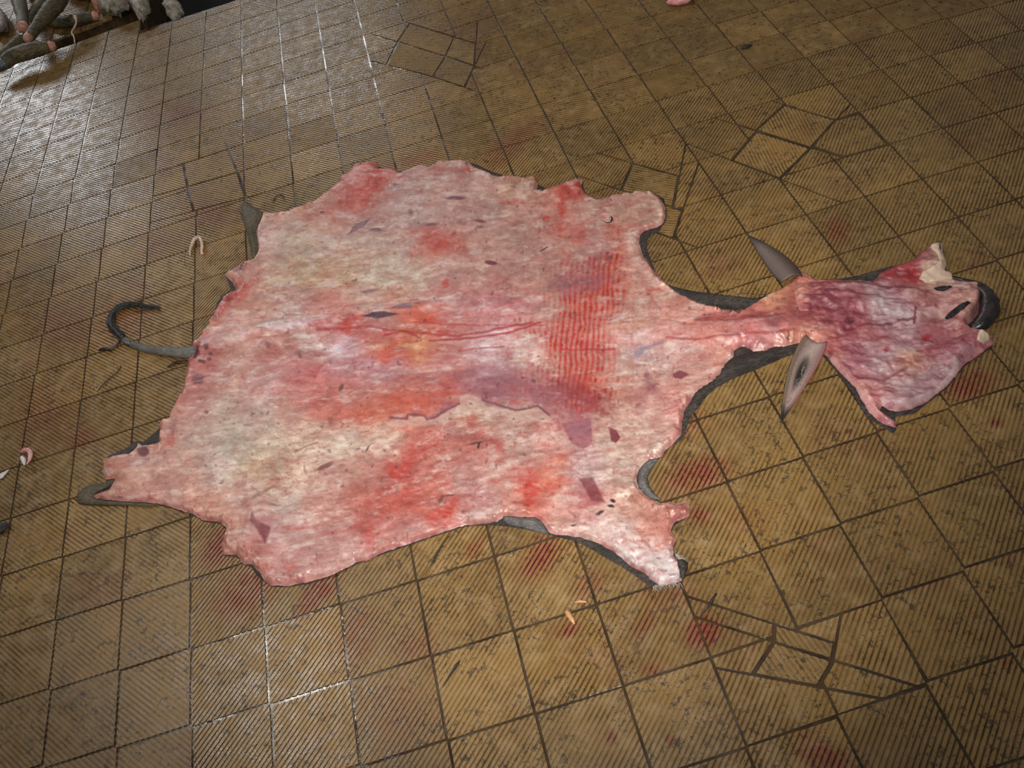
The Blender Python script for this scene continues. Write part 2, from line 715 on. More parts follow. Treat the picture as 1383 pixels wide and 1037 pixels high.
BODY = P_("357,288.5;377,289;398,285;411,281;427,272;443,261;460,246;461,239;470.5,236;481,223;495,223;511,221.5;513,230;530,229.5;535,229;541.6,235.6;557,228.6;569,224;581.6,227;594,220;608,219;621,218;632,219.5;637,224;644,228.6;656,234;673,240;700,241.6;712,244;715,242;724,241.6;727,250;726,261;741,259;762,251;784.6,243.4;787,246;785.5,254.7;791.6,263;807,271;823,268;845,264;861,261.6;870,260;880,261.5;891,270;899,283;899,296;893,306;883.5,310;871,314;865,320;863.6,331;869.6,348.4;880,362;894,379.6;910,394;927.6,403;945,411;962,416;978,419;993.5,420;1007,419.5;1025,408;1044,396;1060,389;1074,375;1083,370;1100,378;1112,410;1116,440;1114,468;1104,469;1089.5,464;1075,467;1060,470.6;1045.6,470.6;1033,476;1018,476;1004,470;991,475;990,483;981,491.5;973,507;959,519;945,528;938,535;929,549.6;924,556;921,579.5;919,590;912,597.5;905,605;899,609;893,618;877,623;867,632;860,644.5;862,658.7;871,669;881,676;893,681;903.5,679;913.6,682;925.7,679;931,687;930,697;919.7,703;909.5,710;906.5,719.4;912.6,729.5;909.5,739.7;909.5,752;919.7,762;921.7,774;919.7,786;909.5,790;891,792;881,786;865,772;847,762;828.6,745.7;812.4,737.6;795,730;780,726.5;762,724;744,722;735,709;723,701;695.5,700;680,700;672,706;657,709;628,711;606,718;584.6,725;559,734;519.5,747;498,758;483,761;463.5,771;441,780.6;415,788;387,792.5;368,792;359.4,785.8;350.7,772.8;342,764;331.6,763;321,751;304,750;301,737;307,718;305,711;295,706;277,704;260,694.5;251,693;241,689;218,682;194,680;168,678;130,674.5;129,670;149,662;154,654;156,648.5;145.5,648.5;139.5,638;141,622.5;159.4,617;175,614.7;185.4,606;188,599;192.4,603.4;211.5,600.8;218.4,599;216,593;218.4,575.6;217.5,571;229,566;236,553;246,534;251,520;255,496;256,477;262,466.7;273.4,452.8;282,440.6;290.7,423;299.4,409.4;308,400.7;320,393.8;316.8,385;306.4,373;310,367.8;318.5,364;332.4,355.6;343,352;350,339;347,313;352,300")
HEAD = P_("1074.6,374.7;1083.6,370;1095.5,380;1110,381;1125,380.7;1149,383;1179,383;1191,370;1208,362;1227,356.8;1240,346;1251,337;1260,334;1272,334;1273,348;1278,358;1275,370;1284,373;1289,381;1305,385;1322.7,389.7;1327,404;1322.7,422.5;1313,436;1304.7,443.5;1319.7,452.4;1337.6,459;1340.6,466;1328.6,476;1313.7,488;1302,494;1293,506;1281,521;1263,536;1250,546;1233,554;1220,558;1209,558.5;1198,556;1191,551;1188,557;1206,570.5;1209,580;1200,578;1191,575;1173,560;1163,543;1155,527;1143,515;1131,503;1119.4,488;1110.5,479;1106,470;1098,464;1089,462;1080,455;1072,430;1070,400")
FUR = P_("331.6,274.6;344,281;356,287;377,287;398,283;411,279;427,269;443,258;459,243;470,234;481,222;500,221;513,226;541,231;560,227;581,225;594,219;621,217;634,218;645,223;657,229;673,235;700,239;724,240.5;729,250;745,256;784.6,242.5;788.5,246;790,258;807,267;845,261;868,257;884,259;896,268;903,284;903,298;897,308;890,313;880,318;874,326;874,338;880,354;888,372;901.6,383;924,391;950,396;967.5,398.6;993.5,401;1019.6,403;1040,397.5;1060,387;1080,372;1100,377;1137,376.5;1161,372;1197,362;1227,352;1249,336;1272,333;1276,352;1281,368;1300,385;1320,420;1308,446;1338,458;1342,466;1330,478;1304,497;1294,510;1282,525;1263,540;1234,559;1209,564;1212,582;1206,586;1190,579;1170,564;1151,531;1129,507;1108,483;1098,474;1078,478;1060,483;1037,493;1011,503.6;985,514;967.5,524.5;953.6,536.6;945,549.6;936,560;930,570;925,587;921,595;913,601;901,611;895,618;891,622;881,632;875,644.5;877,658.7;885,671;893,677;915,678;927,677;933,687;932,698;921,706;911,712;909,719;916,730;913,741;913,751;923,760;926,772;924,787;912,793;889,796;875,790;851,773;820.5,755;796,740.5;780,732;742,725;709,715;684,711;657,712;628,714;585,728;559,737;520,750;484,764;441,783.5;415,790.5;387,795;366,795;357,789;347,777;339,768;330,766;319,754;302,753;298,737;304,716;294,709;277,707;258,698;241,692;215,685.5;168,683;133,683;106.5,681;107,667;115,660.5;125,655;142,653;144,650;137,640;138,621;149,615;164.6,609;177,601;184,596;194,597;208,586;216,576;216,570;228,563;244,532;249,518;253,494;254,476;260,465;271,451;280,438;288,421;294,408;303,397;312,392;303,374;308,365;331,353;342,350;333,311;325.6,290")


def catmull(P, step):
    out = []
    n = len(P)
    for k in range(n):
        p0, p1, p2, p3 = P[k - 1], P[k], P[(k + 1) % n], P[(k + 2) % n]
        m = max(1, int(np.linalg.norm(p2 - p1) / step))
        for s in range(m):
            t = s / m
            c = .5 * (2 * p1 + (p2 - p0) * t + (2 * p0 - 5 * p1 + 4 * p2 - p3) * t * t + (3 * p1 - p0 - 3 * p2 + p3) * t ** 3)
            l = p1 + (p2 - p1) * t
            out.append(.6 * l + .4 * c)
    return np.array(out)


def edge_dist(P, B):
    A, Bn = B, np.roll(B, -1, 0)
    d = np.full(len(P), 1e9)
    for a, b in zip(A, Bn):
        e = b - a
        t = np.clip(((P - a) @ e) / max(e @ e, 1e-12), 0, 1)
        q = P - a - t[:, None] * e
        d = np.minimum(d, (q * q).sum(1))
    return np.sqrt(d)


def sheet(px_poly, step, rough=0.0012, seed=1):
    """triangulated sheet filling an outline on the floor; returns xy, faces, distance to the edge"""
    B0 = at_many(px_poly)[:, :2]
    B = catmull(B0, step * 1.3)
    n = len(B)
    nz = (fbm(B[:, 0] * 75, B[:, 1] * 75, seed, 4, .65) - .5) * 2.6 * rough
    tg = np.roll(B, -1, 0) - np.roll(B, 1, 0)
    tg /= np.maximum(np.linalg.norm(tg, axis=1), 1e-9)[:, None]
    B = B + np.c_[tg[:, 1], -tg[:, 0]] * nz[:, None]
    lo, hi = B.min(0), B.max(0)
    gx = np.arange(lo[0], hi[0], step)
    gy = np.arange(lo[1], hi[1], step * .866)
    X, Y = np.meshgrid(gx, gy)
    X = X + (np.arange(len(gy)) % 2)[:, None] * step / 2
    G = np.c_[X.ravel(), Y.ravel()]
    G = G[in_poly(G, B)]
    d = edge_dist(G, B0 if len(B0) > 8 else B)
    # exact distance near the edge only needs the fine outline for the near points
    near = d < step * 3
    if near.any():
        d[near] = edge_dist(G[near], B)
    G = G[d > step * .55]
    d = d[d > step * .55]
    pts = [Vector(p) for p in B] + [Vector(p) for p in G]
    ed = [(k, (k + 1) % n) for k in range(n)]
    vo, eo, fo, ov, oe, of = delaunay_2d_cdt(pts, ed, [], 1, 1e-7)
    V = np.array([(v.x, v.y) for v in vo])
    dist = np.zeros(len(V))
    dd = np.r_[np.zeros(n), d]
    for k, src in enumerate(ov):
        dist[k] = dd[src[0]] if src else 0
    return V, [list(f) for f in fo], dist


def skin_material(name, rough=.36, bump=.35, coat=.35):
    nt = NT(name)
    at_ = nt.n('ShaderNodeVertexColor')
    at_.layer_name = 'skin_colour'
    g = nt.n('ShaderNodeTexCoord')
    p = g.outputs['Object']
    mp = nt.n('ShaderNodeMapping')
    nt.put(mp.inputs['Vector'], p)
    mp.inputs['Rotation'].default_value = (0, 0, math.radians(-8))
    mp.inputs['Scale'].default_value = (.35, 1, 1)
    n1 = nt.noise(mp.outputs[0], 130, 4, .65)
    n2 = nt.noise(p, 420, 3)
    n3 = nt.noise(p, 30, 4, .6)
    c = nt.mix(nt.math('MULTIPLY', nt.ramp(n1, .5, .8), .28), at_.outputs[0], (0.56, 0.13, 0.09))
    c = nt.mix(nt.math('MULTIPLY', nt.ramp(n2, .58, .8), .22), c, (0.78, 0.62, 0.52))
    nt.put(nt.b.inputs['Base Color'], c)
    nt.put(nt.b.inputs['Roughness'], nt.ramp(n3, .35, .7, rough - .10, rough + .18))
    nt.b.inputs['Coat Weight'].default_value = coat
    nt.b.inputs['Coat Roughness'].default_value = .12
    hgt = nt.math('MULTIPLY_ADD', n1, 1.0, nt.math('MULTIPLY_ADD', n3, 1.6, nt.math('MULTIPLY', n2, .25)))
    nb = nt.bump(hgt, bump, .004)
    nt.put(nt.b.inputs['Normal'], nb)
    nt.put(nt.b.inputs['Coat Normal'], nb)
    return nt.m


M_FLESH = skin_material('wet_flesh_side')
M_HEADF = skin_material('wet_head_flesh', .34, .6, .4)


class Paint:
    """colours of the skin, laid blob by blob over its vertices (places as seen in the photograph)"""

    def __init__(self, xy, base):
        q = to_px(np.c_[xy, np.full(len(xy), .008)])
        self.x, self.y = q[:, 0], q[:, 1]
        self.c = np.tile(lin(base), (len(xy), 1))
        self.wx = (fbm(self.x / 26, self.y / 26, 3, 4) - .5)
        self.wy = (fbm(self.x / 26, self.y / 26, 11, 4) - .5)
        self.fine = fbm(self.x / 5, self.y / 5, 21, 3)
        self.fib = fbm((self.x + self.y * .15) / 26, (self.y - self.x * .15) / 6, 23, 4, .6)

    def field(self, text, radius):
        """broad colours of the skin between known places, the light on it included"""
        K = []
        for row in text.strip().split('\n'):
            y, rest = row.split(':')
            for it in rest.split(';'):
                v = [float(t) for t in it.split()]
                K.append((v[0], float(y), *v[1:]))
        K = np.array(K)
        X, Y = self.x + self.wx * 34, self.y + self.wy * 30
        num, den = np.zeros((len(X), 3)), np.full(len(X), 1e-12)
        for k in K:
            w = np.exp(-((X - k[0]) ** 2 + ((Y - k[1]) * 1.15) ** 2) / (2 * radius * radius)) + 1e-9
            num += w[:, None] * lin(k[2:])
            den += w
        self.c = num / den[:, None]

    def fibres(self, amount, ang, scale, stretch, seed, hue=(1, 1, 1), mask=1.0):
        u, v = self.rot(ang)
        n = np.clip((fbm(u / (scale * stretch), v / scale, seed, 5, .62) - .5) * 4.2, -1, 1)
        self.c *= 1 + amount * (n * mask)[:, None] * np.array(hue)

    def rot(self, ang):
        a = math.radians(ang)
        return self.x * math.cos(a) + self.y * math.sin(a), -self.x * math.sin(a) + self.y * math.cos(a)

    def lay(self, w, colr):
        self.c += (lin(colr) - self.c) * np.clip(w, 0, 1)[:, None]

    def wt(self, x, y, rx, ry, ang=0, op=1, soft=.5, warp=1.0):
        a = math.radians(ang)
        dx, dy = self.x - x + self.wx * warp * min(30, rx), self.y - y + self.wy * warp * min(30, ry * 1.5)
        u = (dx * math.cos(a) + dy * math.sin(a)) / rx
        v = (-dx * math.sin(a) + dy * math.cos(a)) / ry
        brk = 0.0 if soft <= .4 else (self.fib - .5) * 2.2 * warp + (self.fine - .5) * 1.2 * warp
        return op * (1 - sstep(1 - soft, 1 + soft, np.hypot(u, v) + brk))

    def veins(self, colr, ang, scale, stretch, seed, width, op, mask=1.0):
        u, v = self.rot(ang)
        u = u + self.wx * 20
        n = fbm(u / (scale * stretch), v / scale, seed, 3, .5)
        r = 1 - np.abs(n - .5) / width
        self.lay(np.clip(r, 0, 1) ** 1.3 * op * mask, colr)

    def blob(self, colr, *specs):
        for s in specs:
            w = self.wt(*s)
            if len(s) < 7:
                w = w * np.clip(-.15 + 1.9 * self.fib, 0, 1.1)
            self.lay(w, colr)

    def mottle(self, colr, scale, ang, stretch, lo, hi, op, seed, mask=None):
        u, v = self.rot(ang)
        n = fbm(u / (scale * stretch), v / scale, seed, 5, .6)
        w = sstep(lo, hi, n) * op
        if mask is not None:
            w = w * mask
        self.lay(w, colr)

    def line(self, colr, pts, width, op=1, soft=1.0, warp=6):
        d = np.full(len(self.x), 1e9)
        X, Y = self.x + self.wx * warp, self.y + self.wy * warp
        for (x0, y0), (x1, y1) in zip(pts[:-1], pts[1:]):
            ex, ey = x1 - x0, y1 - y0
            t = np.clip(((X - x0) * ex + (Y - y0) * ey) / (ex * ex + ey * ey), 0, 1)
            d = np.minimum(d, np.hypot(X - x0 - t * ex, Y - y0 - t * ey))
        self.lay(op * (1 - sstep(width * (1 - .5 * soft), width * (1 + .5 * soft), d)), colr)

    def poly(self, colr, pts, op=1, soft=2.0, warp=5):
        X, Y = self.x + self.wx * warp, self.y + self.wy * warp
        box = (X > min(p[0] for p in pts) - 9) & (X < max(p[0] for p in pts) + 9) & (Y > min(p[1] for p in pts) - 9) & (Y < max(p[1] for p in pts) + 9)
        idx = np.nonzero(box)[0]
        if not len(idx):
            return
        Q = np.c_[X[idx], Y[idx]]
        ins = in_poly(Q, pts)
        d = edge_dist(Q, np.asarray(pts, float))
        d = np.where(ins, d, -d)
        w = np.zeros(len(self.x))
        w[idx] = op * sstep(-soft * .5, soft * .5, d)
        self.lay(w, colr)


hide = empty('cow_hide', (at(640, 500)[0], at(640, 500)[1], 0))
HO = np.array([hide.location.x, hide.location.y])
tag(hide, 'flayed cow hide spread flesh side up across the ribbed ochre tiles, head and tail attached', 'cow hide')

FUR_Z, SK = 0.005, 0.010


def relief(p, d, xy):
    """gentle swells, folds and torn edges of the wet skin, metres"""
    x, y = p.x, p.y
    z = 0.010 * (fbm(x / 90, y / 60, 31, 3) - .5) + 0.005 * (fbm(x / 22, y / 14, 37, 3) - .5)
    for (cx, cy, rx, ry, ang, hgt) in (
            (960, 448, 140, 13, 0, .012), (1050, 440, 70, 22, -8, .012), (380, 442, 60, 7, -8, .010), (330, 455, 60, 6, -16, .006),
            (487, 255, 26, 22, 0, .014), (520, 232, 22, 8, 0, .010), (775, 258, 26, 12, -20, .010), (352, 690, 14, 34, 12, .010),
            (330, 740, 28, 18, 40, .012), (860, 740, 60, 12, 48, .010), (915, 692, 16, 12, 0, .012), (190, 640, 60, 9, -24, .008),
            (165, 630, 22, 12, 0, .010), (315, 378, 10, 10, 0, .010), (540, 418, 60, 5, -4, .006), (710, 405, 70, 5, -14, .006), (700, 255, 60, 8, 12, .006)):
        z = z + hgt * p.wt(cx, cy, rx, ry, ang, 1, .9, .12)
    return z


xy, faces, dist = sheet(BODY, 0.0034, .0030, 5)
print('hide verts', len(xy))
p = Paint(xy, (212, 176, 158))
EV = sstep(0, .02, dist)
p.field("""
250:470 225 150 130;500 205 100 85;550 205 165 155;600 205 160 145;640 205 165 150;700 205 165 140;780 200 90 80;840 205 165 150
290:380 215 165 145;420 205 165 140;460 215 150 125;500 190 140 130;550 190 160 150;600 200 160 148;650 195 160 148;700 200 155 140;750 205 150 135;800 205 175 160;850 205 170 150
330:360 215 180 165;400 200 175 145;450 210 175 150;500 205 180 160;550 200 165 150;590 205 120 100;640 200 155 140;700 190 155 140;750 205 160 145;800 195 165 155;830 215 130 105;860 215 180 165
370:340 215 160 140;380 205 175 145;420 195 165 125;460 205 165 130;500 205 190 165;560 215 195 170;600 205 165 150;650 200 155 140;700 190 150 138;750 190 150 140;790 170 115 120;820 205 90 70;850 215 165 150;890 220 185 170
410:310 205 120 105;350 205 150 125;400 200 155 140;450 205 130 115;490 205 165 145;540 205 145 115;600 205 150 140;650 205 140 135;700 200 125 120;740 200 160 140;780 200 100 80;820 205 100 80;860 205 170 155;910 215 165 145
440:290 215 150 130;340 220 165 140;390 215 175 160;440 210 115 105;480 200 80 70;520 190 120 110;570 205 95 70;620 205 130 120;680 215 150 145;730 215 150 140;760 205 100 85;800 200 75 62;850 220 165 145;900 225 160 145;960 220 150 130;1000 215 130 120
470:270 190 110 100;320 215 165 145;370 205 130 115;420 220 185 170;460 215 180 180;520 210 120 85;560 215 150 100;610 205 140 130;650 220 180 175;700 215 165 155;750 205 120 105;780 195 70 58;810 205 110 98;860 200 165 160;920 210 160 150;970 220 160 140
500:270 205 120 110;320 205 150 130;370 210 160 150;420 200 105 100;470 195 140 145;520 200 150 160;570 205 130 120;620 200 130 120;670 180 140 145;710 210 180 160;750 210 165 145;790 205 100 85;830 205 180 165;880 205 170 155;940 215 170 155
530:255 205 130 120;300 205 165 150;350 205 165 155;400 200 120 110;450 205 125 115;500 205 135 120;550 205 130 115;600 195 110 100;650 170 115 125;700 165 105 120;740 180 110 110;790 178 70 65;830 210 150 130;880 190 130 125;920 215 170 155
560:250 215 165 150;300 200 175 155;350 205 180 165;400 200 155 140;450 205 120 105;500 210 130 105;550 210 115 95;600 190 130 125;640 200 180 160;700 195 165 150;740 205 170 155;785 185 130 135;830 205 170 155;880 210 180 165;910 215 150 140
600:220 215 160 140;270 205 180 160;320 195 185 165;370 205 185 160;420 215 190 165;470 215 195 175;520 215 195 175;560 205 125 110;600 205 135 120;640 195 120 110;700 190 160 148;740 210 160 150;790 205 175 165;830 205 180 160;870 215 190 175
640:160 215 165 140;200 210 165 145;250 220 175 155;300 210 190 175;350 215 180 145;400 220 190 165;450 205 170 155;500 195 140 125;545 190 85 75;590 205 135 120;640 205 160 150;700 205 160 150;740 215 150 125;790 200 175 175;830 205 185 170
680:170 205 150 135;230 215 165 150;290 220 165 140;340 215 175 160;390 200 180 165;440 205 150 135;490 190 110 95;540 195 95 80;590 205 120 105;640 205 165 160;690 215 170 155;715 215 115 95;760 215 170 155;800 200 130 130;840 225 195 175;880 215 165 145
720:320 215 165 145;360 190 135 135;400 205 170 160;450 200 160 150;500 200 120 110;550 205 150 140;600 205 120 110;640 215 175 165;800 220 192 180;840 222 206 198;880 215 165 148;905 210 140 125
760:340 215 155 140;390 205 150 140;440 205 160 150;480 215 175 165;860 222 208 204;900 222 210 206
400:1050 225 165 135;1080 190 110 100
430:1010 205 120 110;1050 200 120 110;1080 165 82 88;1110 150 78 85
450:960 225 155 145;1000 225 150 150;1040 220 160 165;1080 210 130 110;1110 180 100 95
466:1060 225 165 145;1100 215 135 118
""", 17)
p.fibres(.20, -7, 8, 3.5, 41, (.6, 1, 1))
p.fibres(.16, 6, 3.4, 2.6, 43, (.5, 1, 1))
p.fibres(.12, -60, 14, 1.6, 45, (1, 1, 1))
cen = p.wt(520, 460, 280, 80, 2, 1, .8)
p.fibres(.34, -4, 7, 4, 67, (.35, 1, 1.1), cen)
low = p.wt(560, 650, 170, 70, -18, 1, .8)
p.fibres(.34, -20, 6, 5, 79, (.35, 1, 1.1), low)
p.mottle((196, 60, 46), 8, 80, 2.2, .50, .68, .45, 83, p.wt(780, 470, 70, 150, 12, 1, .7))
p.mottle((226, 208, 194), 8, -6, 3.0, .58, .72, .50, 53)
m1 = sstep(.45, .62, fbm(p.x / 60, p.y / 40, 201, 3))
m2 = sstep(.45, .62, fbm(p.x / 60, p.y / 40, 203, 3))
p.veins((178, 74, 66), -8, 22, 2.2, 205, .020, .55, m1)
p.veins((172, 84, 80), 30, 26, 1.6, 207, .014, .45, m2)
p.veins((232, 212, 200), -14, 18, 2.6, 209, .022, .50, m2)
p.veins((150, 92, 100), 10, 34, 1.8, 211, .012, .40, 1 - m1)
p.mottle((186, 84, 74), 5, -9, 4.0, .62, .76, .40, 47)
# red fields
RED = (190, 44, 34)
stripe = .5 + .5 * np.cos(2 * np.pi * (p.x + p.y * .08 + p.wx * 9) / 7.2)
stripe = np.clip(stripe * (.3 + 1.4 * fbm(p.x / 14, p.y / 22, 221, 3)), 0, 1)
for (x, y, rx, ry, a, o) in ((822, 370, 16, 40, 4, .95), (800, 380, 22, 26, 0, .55), (775, 470, 26, 46, 4, .95), (795, 450, 10, 22, 25, .95), (757, 460, 16, 22, 0, .6), (770, 520, 44, 20, 0, .6), (790, 540, 30, 18, 0, .8), (785, 420, 24, 22, 0, .6), (770, 495, 26, 26, 0, .8), (735, 430, 14, 16, 0, .3)):
    w = p.wt(x, y, rx, ry, a, o, .7, 1.4)
    p.lay(w * (.25 + .70 * (1 - stripe)) * np.clip(.1 + 1.7 * fbm(p.x / 9, p.y / 12, 223, 4), 0, 1.2), RED)
p.lay(p.wt(800, 440, 120, 90, 0, .30, .6) * stripe, (222, 190, 168))
p.lay(p.wt(720, 400, 110, 60, 0, .18, .7) * stripe, (200, 130, 118))
p.blob((200, 58, 44), (594, 326, 26, 12, 12, .75), (562, 344, 9, 7, 0, .6), (602, 386, 7, 6, -30, .7), (472, 440, 14, 10, -20, .9), (485, 432, 22, 5, -4, .7), (575, 440, 30, 9, 4, .75), (545, 460, 26, 5, 14, .6), (522, 476, 9, 12, 20, .75),
       (545, 628, 16, 8, -30, .8), (560, 612, 26, 10, -10, .6), (535, 640, 12, 10, 0, .6), (600, 690, 22, 7, -30, .95), (592, 700, 16, 5, -10, .8), (640, 570, 7, 10, 0, .6), (675, 605, 6, 14, 0, .5), (714, 665, 12, 26, 10, .95), (745, 660, 10, 14, 0, .4),
       (760, 285, 8, 18, 20, .85), (757, 310, 6, 7, 0, .85), (770, 262, 24, 8, -20, .6), (738, 296, 6, 3, 0, .9), (782, 320, 16, 14, 0, .5), (492, 258, 40, 16, -24, .75), (480, 282, 20, 8, 0, .4), (450, 285, 40, 10, -8, .45), (335, 390, 26, 6, -50, .85),
       (310, 410, 26, 7, -50, .4), (160, 616, 10, 6, 0, .8), (165, 632, 18, 5, 0, .4), (232, 595, 5, 9, 10, .9), (400, 715, 20, 3, -4, .7), (395, 770, 10, 4, -10, .7), (470, 716, 40, 4, -16, .45), (500, 730, 7, 16, 0, .55), (400, 780, 40, 5, 0, .25),
       (692, 275, 20, 4, 4, .6), (625, 232, 30, 4, 4, .6), (905, 610, 8, 6, -40, .85), (700, 545, 12, 4, 0, .4), (580, 525, 20, 5, -10, .5), (625, 520, 20, 5, -8, .5), (890, 370, 12, 3, -6, .6), (880, 395, 14, 3, -8, .7), (880, 415, 4, 16, 0, .4))
p.blob((216, 92, 62), (560, 420, 40, 10, 4, .55), (530, 480, 50, 8, 0, .5), (585, 540, 60, 12, -4, .45), (490, 560, 60, 12, -12, .35), (770, 300, 30, 20, 0, .3), (720, 650, 40, 20, 0, .35))
# thin lines of blood along the spine
for pts, wd_, o in (([(430, 448), (500, 442), (560, 452), (620, 455), (720, 436)], 1.6, .7), ([(520, 452), (550, 450), (566, 458)], 1.6, .8), ([(580, 462), (640, 458), (690, 450), (730, 436)], 1.6, .8), ([(620, 475), (680, 470)], 1.4, .6),
                    ([(560, 438), (680, 440), (740, 440)], 1.2, .5), ([(900, 459), (950, 461), (1000, 458), (1080, 452)], 1.6, .7), ([(940, 438), (965, 430), (1010, 436), (1060, 428)], 1.8, .5), ([(430, 600), (400, 612)], 1.4, .5), ([(940, 436), (1000, 438), (1050, 420)], 2.2, .6), ([(760, 474), (830, 472)], 1.5, .7), ([(680, 300), (790, 330)], 1.0, .2)):
    p.line((176, 40, 44), pts, wd_, o)
# purple bruising and the torn membrane with its pale layer below
p.blob((158, 104, 116), (690, 520, 60, 24, 8, .85), (650, 522, 30, 14, 0, .55), (610, 548, 24, 8, -16, .6), (760, 545, 40, 22, 10, .6), (790, 385, 36, 9, -14, .6), (810, 350, 12, 30, 20, .45), (760, 388, 24, 10, -16, .7), (700, 410, 36, 8, 10, .35), (560, 510, 60, 14, 4, .25))
p.blob((150, 62, 66), (800, 545, 26, 18, 0, .8), (770, 535, 26, 16, 0, .45))
p.poly((216, 196, 178), [(530, 569), (553, 569), (553, 562), (575, 565), (576, 570), (590, 568), (606, 556), (622, 549), (622, 537), (636, 534), (652, 540), (655, 547), (690, 556), (712, 552), (726, 549), (742, 563), (750, 572), (735, 572), (700, 566), (660, 560), (630, 562), (600, 574), (560, 578), (520, 578)], .55, 3)
p.line((132, 84, 96), [(528, 566), (551, 567), (552, 562), (574, 563), (577, 568), (588, 566), (605, 554), (621, 547)], 1.6, .9, 1, 2)
p.line((124, 78, 92), [(652, 541), (680, 550), (697, 555), (716, 552), (726, 549), (742, 562)], 1.5, .85, 1, 2)
p.poly((166, 104, 116), [(760, 575), (775, 568), (799, 566), (800, 600), (788, 608), (772, 600)], .85, 3, 2)
p.poly((158, 116, 128), [(772, 574), (798, 570), (799, 590), (774, 592)], .6, 4, 2)
MAR = (128, 48, 62)
p.poly(MAR, [(822, 578), (833, 582), (838, 592), (832, 600), (825, 597)], .95, 2, 2)
p.poly(MAR, [(782, 648), (800, 646), (810, 664), (818, 682), (800, 680), (792, 664)], .80, 4, 4)
p.poly(MAR, [(345, 694), (352, 708), (368, 714), (360, 738), (350, 718), (342, 706)], .85, 3, 3)
p.poly((120, 56, 70), [(487, 318), (478, 309), (500, 298), (503, 302)], .0, 2, 1)
p.poly((122, 56, 70), [(470, 319), (480, 304), (502, 297), (492, 308)], .9, 2, 2)
p.blob((120, 56, 72), (508, 312, 9, 2.4, -2, .95, .3, .2), (615, 269, 14, 2.6, 2, .85, .3, .2), (585, 305, 10, 2, -6, .85, .3, .2), (664, 357, 9, 3, 8, .95, .3, .2), (648, 301, 10, 2, 10, .7, .3, .2), (735, 339, 7, 1.6, -30, .9, .3, .2), (555, 288, 4, 4, 0, .7), (614, 318, 4, 3, 0, .6), (624, 305, 8, 6, 0, .4))
p.poly((86, 52, 64), [(489, 429), (504, 424), (520, 423), (540, 426), (524, 430), (508, 433), (503, 431)], 1, 1.5, 0)
p.poly((132, 92, 104), [(500, 421), (528, 420), (536, 415), (552, 411), (561, 417), (556, 420), (535, 420)], .85, 2, 1)  # shade beside the slit cut, painted into the skin colour
p.poly((136, 90, 104), [(487, 396), (500, 393), (516, 391), (505, 396), (492, 398)], .8, 2, 1)
p.poly((136, 60, 76), [(908, 507), (918, 501), (931, 507), (920, 514), (910, 512)], .9, 2, 2)
p.blob((150, 88, 102), (881, 522, 11, 9, 20, .75), (874, 509, 4, 5, 0, .8), (863, 548, 5, 4, 0, .8), (835, 410, 16, 4, 10, .4), (1045, 443, 11, 8, 20, .85), (995, 455, 16, 3, 4, .7), (862, 471, 10, 8, -30, .35))
p.poly((160, 140, 150), [(856, 476), (866, 470), (890, 464), (900, 464), (872, 474), (862, 486), (857, 482)], .85, 2, 1)
p.blob((112, 34, 50), (327, 364, 9, 5, -40, .9), (268, 517, 8, 9, -10, .85, .4), (318, 392, 10, 6, -50, .5), (310, 408, 6, 4, -40, .7), (290, 432, 5, 4, -50, .6), (195, 609, 8, 7, -20, .9, .3), (236, 573, 4, 9, 8, .6), (362, 467, 5, 4, 0, .8), (404, 479, 12, 4, -10, .6), (373, 480, 8, 5, 0, .5),
       (374, 684, 5, 3, 0, .7), (366, 662, 12, 2.5, -40, .7), (440, 631, 13, 3.2, -26, .85, .3, .4), (448, 572, 4, 4, 0, .7), (400, 608, 6, 2, 40, .5), (618, 584, 18, 5, 4, .35), (640, 594, 30, 8, 0, .3), (350, 672, 6, 2, -50, .6))
for k in range(9):
    a = k * .7
    p.blob((96, 30, 40), (276 + 10 * math.cos(a) + 3 * math.sin(k * 3), 480 + 11 * math.sin(a), 3.2, 2.6, 0, .9, .4, .3))
p.blob((100, 30, 42), (267, 479, 4.5, 4, 0, .9, .4, .3))
# neck: glossy salmon, with fat along the edges
p.blob((222, 138, 126), (980, 448, 110, 13, 0, .35))
p.blob((232, 170, 132), (1050, 405, 40, 12, -24, .6), (860, 440, 60, 5, -10, .4), (370, 438, 70, 6, -12, .3), (1085, 462, 30, 8, 0, .7))
p.blob((226, 206, 206), (385, 443, 40, 5, -2, .7), (330, 458, 36, 3.5, -18, .5), (1040, 452, 16, 3, 0, .5))  # pale glints along the wet ridges, painted into the colour
p.blob((150, 60, 72), (1000, 430, 46, 4, 4, .5), (1080, 425, 26, 16, -20, .45), (1070, 400, 20, 6, -40, .4))
# greenish and dark dirt
p.blob((150, 132, 96), (372, 640, 16, 10, -20, .4), (480, 640, 8, 6, 0, .4), (450, 275, 12, 8, 0, .4), (760, 705, 10, 3, 0, .6), (870, 690, 20, 8, 40, .35), (850, 650, 20, 6, -30, .3))
p.blob((52, 34, 40), (440, 283, 0.1, .1, 0, 0), (828, 679, 4, 2.4, 30, 1, .3), (826, 686, 5, 2, 10, 1, .3), (812, 695, 6, 2, -20, 1, .3), (808, 697, 4, 2, 0, .9, .3), (775, 712, 4, 1.4, -20, .9, .3), (647, 603, 1.6, 5, 10, .95, .3, .1), (642, 600, 12, 1.2, -12, .8, .3, .1), (257, 694, 4, 3, 0, .9), (596, 678, 3, 6, 30, .6, .3, .3), (606, 671, 11, 1.3, -4, .8, .3, .2),
       (498, 607, 1.3, 6, 35, .8, .3, .1), (462, 526, 3, 6, 25, .7, .3, .2), (436, 288, 4, 1.6, -20, .8, .3), (441, 338, 3, 2, 0, .6), (536, 631, 2, 2, 0, .9), (696, 256, 4, 2, 0, .6), (535, 253, 2.4, 2.4, 0, .7), (922, 763, 2, 2, 0, .5), (908, 779, 4, 1.4, 20, .6))
